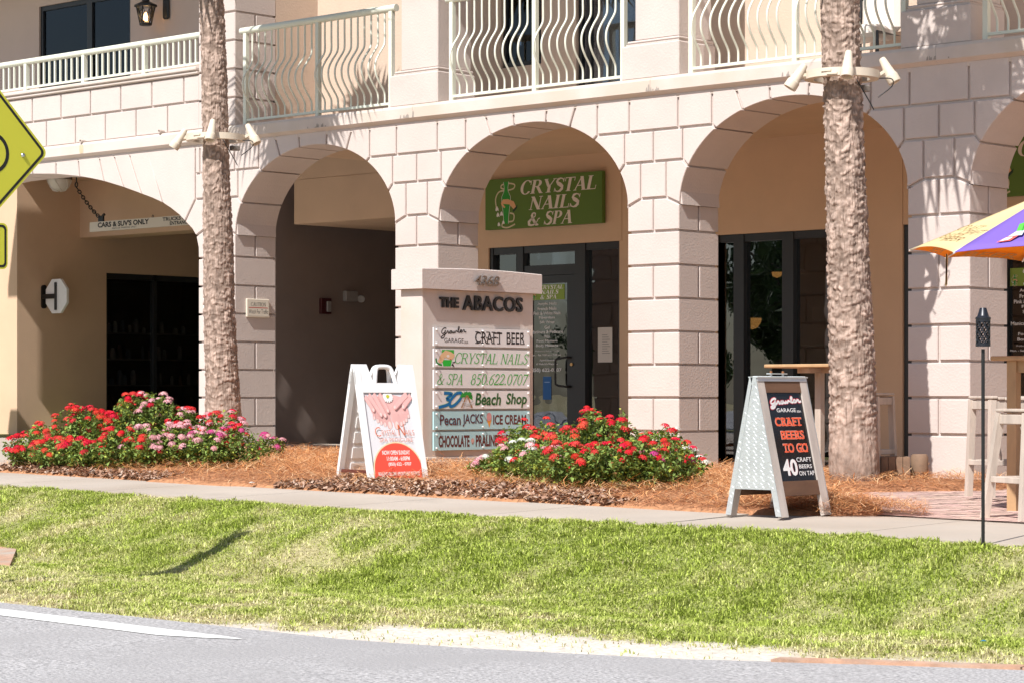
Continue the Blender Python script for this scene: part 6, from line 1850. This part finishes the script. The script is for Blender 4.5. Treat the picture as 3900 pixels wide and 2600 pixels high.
# ---------------------------------------------------------------- flowering shrubs
RED = (.75, .012, .035); CORAL = (.80, .06, .05); PNK = (.82, .40, .45); WHF = (.80, .78, .72); MAG = (.60, .06, .25)
def shrub(name, label, x, y, h, r, cols, seed, dens=1.0, leafcol=(.20, .29, .07), fl=1.0, cat="flowering shrub", leaf=.034):
    rg = np.random.default_rng(seed)
    z0 = float(bed_h(np.array([x]), np.array([y]))[0]) - .01
    t_ = thing(name, (x, y, z0), label, cat, "flowering shrubs in the beds")
    nst = int(60 * (r / .4) ** 2 * dens)
    # stems fan from the base; each carries whorls of leaves and some a flower head
    tips = []
    V = []; Fq = []; Cc = []
    SV = []; SF = []
    for i in range(nst):
        a = rg.uniform(0, 2 * math.pi); q = math.sqrt(rg.uniform(0, 1))
        lump = .78 + .45 * vnoise(np.array([x + math.cos(a) * q * r]), np.array([y + math.sin(a) * q * r]), 5.0, seed)[0]
        tx, ty = x + math.cos(a) * q * r, y + math.sin(a) * q * r
        tz = z0 + h * lump * (1 - .55 * q ** 2.2)
        bx_, by_ = x + math.cos(a) * q * r * .45, y + math.sin(a) * q * r * .45
        tips.append((tx, ty, tz, a, q))
        w = .003; o = len(SV)
        SV += [(bx_ - w, by_, z0), (bx_ + w, by_, z0), (tx + w * .6, ty, tz), (tx - w * .6, ty, tz)]; SF.append((o, o + 1, o + 2, o + 3))
        nl = int(26 * (.6 + h))
        for j in range(nl):
            s = 1 - rg.uniform(0, 1) ** 1.6 * .92
            px = bx_ + (tx - bx_) * s + rg.normal(0, .022); py = by_ + (ty - by_) * s + rg.normal(0, .022); pz = z0 + (tz - z0) * s + rg.normal(0, .015)
            la = rg.uniform(0, 2 * math.pi); el = rg.normal(.15, .5)
            L_ = leaf * rg.uniform(.8, 1.75); W_ = L_ * .34
            d = np.array([math.cos(la) * math.cos(el), math.sin(la) * math.cos(el), math.sin(el)])
            sd = np.array([-math.sin(la), math.cos(la), rg.normal(0, .4)]); sd /= np.linalg.norm(sd)
            up = np.cross(d, sd)
            p = np.array([px, py, pz])
            o = len(V)
            V += [p, p + d * L_ * .5 + sd * W_ + up * W_ * .35, p + d * L_ + np.array([0, 0, -.25 * L_]), p + d * L_ * .5 - sd * W_ + up * W_ * .35]
            Fq += [(o, o + 1, o + 2), (o, o + 2, o + 3)]
            c = np.array(leafcol) * rg.uniform(.65, 1.45)
            if rg.uniform() < .16: c = c * np.array([1.7, 1.35, .9])
            if rg.uniform() < .03: c = np.array([.30, .16, .06])
            Cc += [c] * 4
    arr_mesh("foliage", np.array(V), np.array(Fq), M_LEAF, parent=t_, cols=np.array(Cc))
    mm = MB(); mm.v = SV; mm.f = SF; mm.c = [None] * len(SF); mm.m = [0] * len(SF)
    mm.build("stem", mat("green stem", (.10, .13, .04), .8), t_)
    tot = sum(w for _, w in cols)
    for ci, (col, wgt) in enumerate(cols):
        FV = []; FF = []; FC = []
        for (tx, ty, tz, a, q) in tips:
            if rg.uniform() > .62 * fl * wgt / tot: continue
            R_ = rg.uniform(.032, .052); c0 = np.array([tx + rg.normal(0, .01), ty + rg.normal(0, .01), tz + rg.uniform(.0, .045)])
            ax = np.array([math.cos(a) * q * .5 + rg.normal(0, .15), math.sin(a) * q * .5 + rg.normal(0, .15) - .12, 1.0]); ax /= np.linalg.norm(ax)
            e1 = np.cross(ax, [0.3, .9, .1]); e1 /= np.linalg.norm(e1); e2 = np.cross(ax, e1)
            hue = np.array(col) * rg.uniform(.85, 1.15) + np.array([0, rg.uniform(0, .05), rg.uniform(0, .03)])
            for k in range(26):
                u = math.sqrt((k + .5) / 26); t = k * 2.4
                n_ = e1 * math.cos(t) * u + e2 * math.sin(t) * u + ax * math.sqrt(max(0, 1 - u * u)) * .65
                p = c0 + n_ * R_; n_ = n_ / np.linalg.norm(n_)
                f1 = np.cross(n_, [.2, .3, .93]); f1 /= np.linalg.norm(f1); f2 = np.cross(n_, f1); s = rg.uniform(.010, .015)
                rot = rg.uniform(0, 6.28); o = len(FV)
                cc = np.clip(hue * rg.uniform(.75, 1.2), 0, .9)
                FV.append(p + n_ * -.002); FC.append(cc * .8)
                for m in range(5):
                    b = rot + m * 1.2566
                    FV.append(p + (f1 * math.cos(b) + f2 * math.sin(b)) * s + n_ * .002); FC.append(cc)
                    FV.append(p + (f1 * math.cos(b + .63) + f2 * math.sin(b + .63)) * s * .5); FC.append(cc)
                for m in range(10): FF.append((o, o + 1 + m, o + 1 + (m + 1) % 10))
        if FV: arr_mesh("blossom", np.array(FV), np.array(FF), M_PETAL, parent=t_, cols=np.array(FC))
    return t_
LS = [
    (4.11, -5.73, 0.27, 0.28, [(RED, 1)], "small red flowered shrub at the driveway end of the left bed"),
    (4.58, -5.72, 0.29, 0.3, [(RED, .6), (CORAL, .3)], "low leafy shrub with sparse red heads second from the driveway"),
    (4.96, -5.62, 0.31, 0.32, [(RED, .6)], "low red shrub at the front of the left bed below the dark shop window"),
    (5.33, -5.51, 0.37, 0.32, [(RED, 1), (CORAL, .3)], "bright red shrub at the middle front of the left bed"),
    (5.6, -5.33, 0.39, 0.32, [(PNK, .5), (RED, .35)], "leafy shrub of pink and few red heads at the front of the left bed"),
    (5.87, -5.15, 0.42, 0.32, [(PNK, 1)], "low pale pink shrub at the front of the left bed"),
    (6.12, -4.99, 0.42, 0.32, [(PNK, .9), (MAG, .35)], "pink shrub with magenta heads low before the left palm"),
    (6.17, -4.7, 0.38, 0.32, [(RED, 1), (MAG, .25)], "red shrub at the end of the left bed nearest the white board"),
    (3.65, -5.2, 0.39, 0.3, [(RED, 1), (CORAL, .3)], "red shrub behind the low ones at the driveway end"),
    (4.04, -5.11, 0.51, 0.34, [(CORAL, 1), (RED, .8)], "coral and red shrub on the rising left shoulder of the left bed"),
    (4.31, -4.95, 0.64, 0.34, [(RED, 1.2)], "tall crimson shrub left of the peak of the left bed"),
    (4.58, -4.78, 0.72, 0.34, [(RED, 1), (CORAL, .3)], "tallest red shrub at the peak of the left bed"),
    (4.84, -4.62, 0.69, 0.34, [(PNK, 1.3), (RED, .15)], "tall pale pink shrub right of the peak of the left bed"),
    (5.12, -4.44, 0.59, 0.34, [(RED, .5), (PNK, .5)], "mixed pink and red shrub below the arch pillar and palm"),
    (5.3, -4.17, 0.61, 0.34, [(RED, 1), (PNK, .35)], "red topped shrub in front of the left palm trunk"),
]
RS = [
    (9.21, -4.26, 0.17, 0.24, [(PNK, .4), (WHF, .3)], "low straggling shrub with few pink heads at the monument sign base"),
    (9.97, -4.73, 0.31, 0.3, [(WHF, .6), (PNK, .15)], "sparse white flowered shrub beside the monument sign"),
    (10.59, -5.0, 0.33, 0.32, [(RED, .35), (PNK, .3)], "leafy shrub with few pink and red heads at the front of the right bed"),
    (11.05, -5.11, 0.37, 0.34, [(RED, .4), (CORAL, .3)], "leafy green shrub with scattered red heads low at the pavement"),
    (11.33, -5.03, 0.4, 0.34, [(RED, .35)], "deep green shrub with few red heads at the lowest front of the right bed"),
    (11.47, -4.82, 0.4, 0.34, [(RED, 1), (MAG, .3)], "deep red shrub low at the right front of the right bed"),
    (11.38, -4.36, 0.39, 0.32, [(RED, 1.2), (MAG, .4)], "bright crimson shrub near the right end of the right bed"),
    (10.82, -3.38, 0.32, 0.26, [(RED, .4), (WHF, .2)], "small shrub with few heads at the right end of the right bed"),
    (9.46, -4.08, 0.47, 0.3, [(RED, 1.1)], "red shrub overlapping the lowest aqua sign panel"),
    (9.89, -4.18, 0.51, 0.34, [(RED, 1), (CORAL, .6)], "red and coral shrub before the salon door"),
    (10.3, -4.27, 0.54, 0.34, [(CORAL, 1), (RED, .7)], "coral red shrub in the middle of the right bed"),
    (10.51, -4.15, 0.63, 0.3, [(RED, .9)], "tallest shrub of the right bed with one red spire"),
    (10.59, -3.87, 0.51, 0.34, [(CORAL, .7), (RED, .7)], "coral red shrub against the stone pillar"),
    (10.56, -3.4, 0.5, 0.34, [(RED, .6), (WHF, .2)], "red shrub with white heads at the back right of the right bed"),
]
for i, (x, y, h, r, c, l) in enumerate(LS): shrub("flowering_shrub", l, x, y, h * .93, r * .95, c, 100 + i, dens=1.6, fl=.72)
for i, (x, y, h, r, c, l) in enumerate(RS): shrub("flowering_shrub", l, x, y, h, r * .92, c, 200 + i, dens=1.6, fl=.55)
shrub("flowering_shrub", "small magenta flowered clump alone in the straw left of the white board", 4.19, -2.46, 0.23, .20, [(MAG, 1), (PNK, .5)], 301, dens=1.4)
shrub("potted_flowers", "yellow flowers beside the salon door next to the stone pillar", 7.02, .30, .62, .16, [((.75, .42, .02), 1)], 302, dens=2.2, fl=.5, cat="plant")

# ---------------------------------------------------------------- grass, straw, bark
def blades(n, x0, x1, y0, y1):
    x = nrg.uniform(x0, x1, n); y = nrg.uniform(y0, y1, n)
    e = interp(EDGE, x); f = interp(SWF, x)
    g = greenness(x, y); s = sandness(x, y)
    edge_f = .10 * (vnoise(x, y, 6, 77) - .35)
    keep = (y > e + .02) & (y < f + np.clip(edge_f, -.02, .07)) & (nrg.uniform(0, 1, n) < (.25 + .75 * g) * (1 - .96 * s))
    apron = inpoly(x, y, [(6.1, -8.2), (8.1, -8.75), (9.0, -9.45), (8.7, -9.8), (5.9, -9.0)])
    keep &= ~apron
    x, y, g = x[keep], y[keep], g[keep]; n = len(x)
    z = ground_h(x, y)
    tall = .55 + 1.1 * vnoise(x, y, 7.5, 41) ** 1.6
    h = nrg.uniform(.016, .044, n) * tall * (.7 + .5 * g)
    a = nrg.uniform(0, 2 * np.pi, n); lean = np.abs(nrg.normal(.85, .4, n))
    w = nrg.uniform(.0028, .0052, n)
    dx, dy = np.cos(a), np.sin(a)
    p = np.stack([x, y, z - .004], 1)
    sd = np.stack([-dy, dx, np.zeros(n)], 1) * w[:, None]
    mid = p + np.stack([dx * lean * .35 * h, dy * lean * .35 * h, h * .6], 1)
    tip = p + np.stack([dx * lean * 1.2 * h, dy * lean * 1.2 * h, h * np.clip(1.05 - lean * .35, .3, 1)], 1)
    V = np.concatenate([p - sd, p + sd, mid + sd * .8, mid - sd * .8, tip])
    i = np.arange(n)
    F = np.concatenate([np.stack([i, i + n, i + 2 * n], 1), np.stack([i, i + 2 * n, i + 3 * n], 1), np.stack([i + 3 * n, i + 2 * n, i + 4 * n], 1)])
    lush = np.array([.38, .46, .085]); mid_c = np.array([.56, .57, .22]); dry = np.array([.66, .58, .37])
    t = np.clip(g * 1.05 + .55 * (vnoise(x, y, 8.0, 44) - .5) + nrg.normal(0, .25, n), 0, 1)[:, None]
    c = np.where(t > .5, mid_c + (lush - mid_c) * (t - .5) * 2, dry + (mid_c - dry) * t * 2) * nrg.uniform(.6, 1.5, (n, 1))
    return V, F, np.tile(np.clip(c, .01, .9), (5, 1))
Vg, Fg, Cg = blades(720000, 3.0, 21.5, -12.0, -6.7)
tag(arr_mesh("grass", Vg, Fg, M_BLADE, cols=Cg), "mown green verge between the road and the pavement", "grass", kind="stuff")

def needles(n, P, hh, L0, L1, w, cols, lift, keepf=None, zfun=bed_h):
    xs_ = [p[0] for p in P]; ys_ = [p[1] for p in P]
    x = nrg.uniform(min(xs_), max(xs_), n); y = nrg.uniform(min(ys_), max(ys_), n)
    k = inpoly(x, y, P)
    if keepf is not None: k &= nrg.uniform(0, 1, n) < keepf(x, y)
    x, y = x[k], y[k]; n = len(x)
    z = zfun(x, y) + nrg.uniform(0, 1, n) ** 1.5 * hh + .003
    a = nrg.uniform(0, 2 * np.pi, n) ; L = nrg.uniform(L0, L1, n); tl = nrg.normal(0, lift, n)
    d = np.stack([np.cos(a), np.sin(a), tl], 1) * (L / 2)[:, None]
    bend = nrg.normal(0, .18, n)
    sd = np.stack([-np.sin(a), np.cos(a), np.zeros(n)], 1)
    wv = nrg.uniform(.6, 1.3, n)[:, None] * w
    c0 = np.stack([x, y, z], 1) + np.stack([np.zeros(n), np.zeros(n), np.abs(tl) * L / 2], 1)
    m = c0 + sd * (bend * L)[:, None] + np.array([0, 0, .006])
    up = np.array([0, 0, 1.0])
    V = np.concatenate([c0 - d - sd * wv, c0 - d + sd * wv, m - sd * wv, m + sd * wv, c0 + d - sd * wv * .5, c0 + d + sd * wv * .5])
    i = np.arange(n)
    F = np.concatenate([np.stack([i, i + n, i + 3 * n], 1), np.stack([i, i + 3 * n, i + 2 * n], 1), np.stack([i + 2 * n, i + 3 * n, i + 5 * n], 1), np.stack([i + 2 * n, i + 5 * n, i + 4 * n], 1)])
    cs = np.array(cols)[nrg.integers(0, len(cols), n)] * nrg.uniform(.65, 1.3, (n, 1))
    return V, F, np.tile(np.clip(cs, 0, .9), (6, 1))
STRAW = [(.70, .33, .13), (.76, .40, .18), (.58, .25, .09), (.80, .52, .30), (.42, .17, .07)]
def straw_keep(x, y):
    mul = (y < -5.45 + .25 * (vnoise(x, y, 1.7, 61) - .5)) & (x > 8.6) & (x < 11.6) | (y < -5.72) & (x <= 6.2)
    return np.where(mul, .42, 1.0)
tufts = [(14.05, -5.30, .40, .10), (13.5, -5.3, .35, .08), (12.45, -1.0, .35, .08)]
def straw_z(x, y):
    z = bed_h(x, y)
    for cx, cy, r, h in tufts:
        z = z + h * np.clip(1 - np.hypot(x - cx, y - cy) / r, 0, 1)
    return z
BEDP2 = BEDP[:]
parts_ = [needles(80000, BEDP2, .055, .10, .24, .0021, STRAW, .16, straw_keep, straw_z)]
TONGUE = [(13.0, -5.7), (14.0, -5.6), (14.55, -5.15), (14.3, -4.75), (13.6, -4.6), (13.0, -4.9)]
parts_.append(needles(7000, TONGUE, .07, .10, .22, .0016, STRAW, .16, None, lambda x, y: gz(x) + .012 + .07 * np.clip(1 - np.hypot((x - 13.6) / .95, (y + 5.15) / .5), 0, 1)))
def join(ps):
    o = 0; Vs = []; Fs = []; Cs = []
    for v, f, c in ps: Vs.append(v); Fs.append(f + o); Cs.append(c); o += len(v)
    return np.concatenate(Vs), np.concatenate(Fs), np.concatenate(Cs)
v_, f_, c_ = join(parts_)
tag(arr_mesh("pine_straw", v_, f_, M_STRAW, cols=c_), "orange pine straw covering the planting beds", "pine straw", kind="stuff")
# bark chips along the pavement side of the beds
def chips(n):
    x = nrg.uniform(3.9, 12.2, n); y = -6.02 + nrg.uniform(0, 1, n) ** 1.2 * 1.0
    k = inpoly(x, y, BEDP) & np.where((x > 8.4) & (x < 11.8), y < -5.3, y < -5.72) & ((x < 6.6) | (x > 8.2)) & (nrg.uniform(0, 1, n) < .95)
    x, y = x[k], y[k]; n = len(x)
    z = bed_h(x, y) + nrg.uniform(.002, .02, n); a = nrg.uniform(0, 6.28, n); L = nrg.uniform(.012, .032, n); w = L * nrg.uniform(.3, .55, n); t = nrg.normal(0, .45, n); t2 = nrg.normal(0, .45, n)
    d = np.stack([np.cos(a), np.sin(a), t], 1) * L[:, None]; s = np.stack([-np.sin(a), np.cos(a), t2], 1) * w[:, None]; c0 = np.stack([x, y, z], 1)
    V = np.concatenate([c0 - d - s, c0 + d - s * .7, c0 + d * .9 + s, c0 - d * .8 + s]); i = np.arange(n)
    F = np.concatenate([np.stack([i, i + n, i + 2 * n], 1), np.stack([i, i + 2 * n, i + 3 * n], 1)])
    cols = np.array([(.30, .16, .10), (.38, .23, .16), (.46, .31, .23), (.20, .11, .07), (.52, .40, .32)])
    return V, F, np.tile(cols[nrg.integers(0, 5, n)] * nrg.uniform(.7, 1.3, (n, 1)), (4, 1))
v_, f_, c_ = chips(17000)
tag(arr_mesh("bark_mulch", v_, f_, M_STRAW, cols=c_), "brown bark chips along the pavement edge of the beds", "mulch", kind="stuff")

# bits of litter in the grass
def litter(name, label, x, y, s, col, dz=.03):
    z = float(ground_h(np.array([x]), np.array([y]))[0]) + dz; m_ = MB()
    a = rng.uniform(0, 3); c, s_ = math.cos(a), math.sin(a)
    P = [(-1, -.5, 0), (.2, -.7, .25), (1, -.1, .1), (.7, .6, .0), (-.5, .6, .3)]
    m_.add([(x + (p[0] * c - p[1] * s_) * s, y + (p[0] * s_ + p[1] * c) * s, z + p[2] * s) for p in P] + [(x, y, z + s * .35), (x, y, z - s * .1)], [(i, (i + 1) % 5, 5) for i in range(5)] + [((i + 1) % 5, i, 6) for i in range(5)], col)
    tag(m_.build(name, M_PRINT, loc=(x, y, z)), label, "litter")
litter("plastic_scrap", "tiny blue scrap in the grass below the torch", 17.55, -9.2, .02, (.02, .25, .55), .05)
litter("paper_scrap", "small white paper scrap in the grass at the lower right", 18.3, -9.55, .025, (.8, .8, .8), .05)
litter("paper_scrap", "white scrap on the straw near the left bed and pavement", 7.92, -6.02, .03, (.8, .78, .75), .10)

# things seen inside the beer shop
pl = thing("pendant_lamp", (8.40, 1.3, 2.42), "striped pendant lamp shade inside the beer shop window", "lamp")
m_ = MB()
N_ = 40
prof = [(.05, 2.46), (.16, 2.42), (.20, 2.34), (.24, 2.29), (.36, 2.22)]
for i in range(len(prof) - 1):
    for k in range(N_):
        a0, a1 = 2 * math.pi * k / N_, 2 * math.pi * (k + 1) / N_
        (r0, z0), (r1, z1) = prof[i], prof[i + 1]; w0, w1 = .10 * i, .10 * (i + 1)
        P = [(8.40 + r0 * math.cos(a0 + w0), 1.3 + r0 * math.sin(a0 + w0), z0), (8.40 + r0 * math.cos(a1 + w0), 1.3 + r0 * math.sin(a1 + w0), z0), (8.40 + r1 * math.cos(a1 + w1), 1.3 + r1 * math.sin(a1 + w1), z1), (8.40 + r1 * math.cos(a0 + w1), 1.3 + r1 * math.sin(a0 + w1), z1)]
        m_.add(P, [(0, 1, 2, 3)], (.55, .54, .52) if k % 2 else (.09, .09, .10))
m_.build("lamp_shade", M_PRINT, pl)
m_ = MB(); m_.tube([(8.40, 1.3, 2.46), (8.40, 1.3, 2.7)], .01, 6); m_.build("cord", M_BLACK, pl)
m_ = MB(); m_.lathe([(0, 2.17), (.05, 2.19), (.06, 2.24), (0, 2.28)], (8.40, 1.3, 0), 14); m_.build("bulb", M_LAMPGLOW, pl, smooth=60)
p2 = thing("bowl_lamp", (7.68, 1.8, 1.75), "small amber glowing bowl lamp inside the beer shop window", "lamp")
m_ = MB(); m_.lathe([(0, 1.62), (.06, 1.64), (.10, 1.70), (.11, 1.75), (.0, 1.75)], (7.68, 1.8, 0), 18); m_.build("lamp_bowl", M_LAMPGLOW, p2, smooth=50)
m_ = MB(); m_.tube([(7.68, 1.8, 1.74), (7.68, 1.8, 2.7)], .006, 6); m_.build("cord", M_BLACK, p2)
cab = thing("wall_cabinet", (8.43, 2.35, 1.63), "pale cabinet with bottles on top inside the beer shop", "cabinet")
m_ = MB(); m_.box(8.24, 8.62, 2.2, 2.5, 1.63, 1.874, (.46, .42, .37)); m_.box(8.41, 8.416, 2.195, 2.201, 1.64, 1.865, (.1, .08, .07)); m_.build("cabinet_box", M_PRINT, cab)
for i in range(4):
    m_ = MB(); m_.lathe([(0, 1.874), (.022, 1.874), (.022, 1.93), (.01, 1.95), (.01, 1.98), (0, 1.98)], (8.30 + i * .08, 2.3, 0), 10); tag(m_.build("bottle", mat("pale bottle", (.35, .32, .30), .3), smooth=50, loc=(8.30 + i * .08, 2.3, 1.874)), "pale bottle standing on the cabinet inside the beer shop", "bottle", "bottles on the shop cabinet")

for o in [q for q in COL.objects if q.parent is None and q.name.split(".")[0] in ("pendant_lamp", "bowl_lamp", "wall_cabinet", "bottle")]: deepen(o)
# trees and a hedge line across the road (mirrored in the shop glass)
def far_tree(label, x, y, h, r, seed):
    rg = np.random.default_rng(seed)
    t_ = thing("tree", (x, y, -.7), label, "tree")
    m_ = MB(); m_.tube([(x, y, -.7), (x + .1, y, h * .35), (x - .1, y + .1, h * .7)], [.22, .16, .05], 10)
    for k in range(6):
        a = k * 1.05; m_.tube([(x, y, h * (.3 + .06 * k)), (x + math.cos(a) * r * .6, y + math.sin(a) * r * .6, h * (.45 + .07 * k))], [.07, .02], 6)
    m_.build("trunk", M_BARK if False else mat("tree bark", (.12, .09, .07), .9), t_)
    cl = rg.normal(0, 1, (60, 3)); cl /= np.linalg.norm(cl, axis=1)[:, None]; cl *= rg.uniform(.3, 1, (60, 1)) ** .5
    n = 7000; ci = rg.integers(0, 60, n); p = cl[ci] * np.array([r, r, h * .36]) + np.array([x, y, h * .62]) + rg.normal(0, r * .13, (n, 3))
    a = rg.normal(0, 1, (n, 3)); a /= np.linalg.norm(a, axis=1)[:, None]; b = np.cross(a, rg.normal(0, 1, (n, 3))); b /= np.linalg.norm(b, axis=1)[:, None]; s = rg.uniform(.06, .14, (n, 1))
    V = np.concatenate([p - a * s, p + b * s * .6, p + a * s, p - b * s * .6]); i = np.arange(n)
    arr_mesh("crown", V, np.stack([i, i + n, i + 2 * n, i + 3 * n], 1), M_FROND, parent=t_, cols=np.tile(np.array([.05, .085, .025]) * rg.uniform(.6, 1.6, (n, 1)), (4, 1)))
for i, (x, y, h, r) in enumerate(((-18.5, -30, 9.0, 3.0), (-14.2, -31, 8.0, 2.7), (-9.5, -29, 9.0, 2.9), (-27.5, -36, 2.4, 1.6), (-22.6, -35, 6.5, 1.5), (-37, -44, 5.5, 2.6))):
    far_tree("leafy roadside tree across the road number %d from the bend" % (i + 1) if False else ["tall dark tree across the road facing the beer shop", "dense middle tree across the road", "broad tall tree across the road at the right", "low bushy tree across the road", "small round tree across the road facing the salon", "far tree across the road at the left"][i], x, y, h, r, 500 + i)
for o in list(bpy.data.objects):
    if o.type == 'MESH' and not o.data.polygons: bpy.data.objects.remove(o)
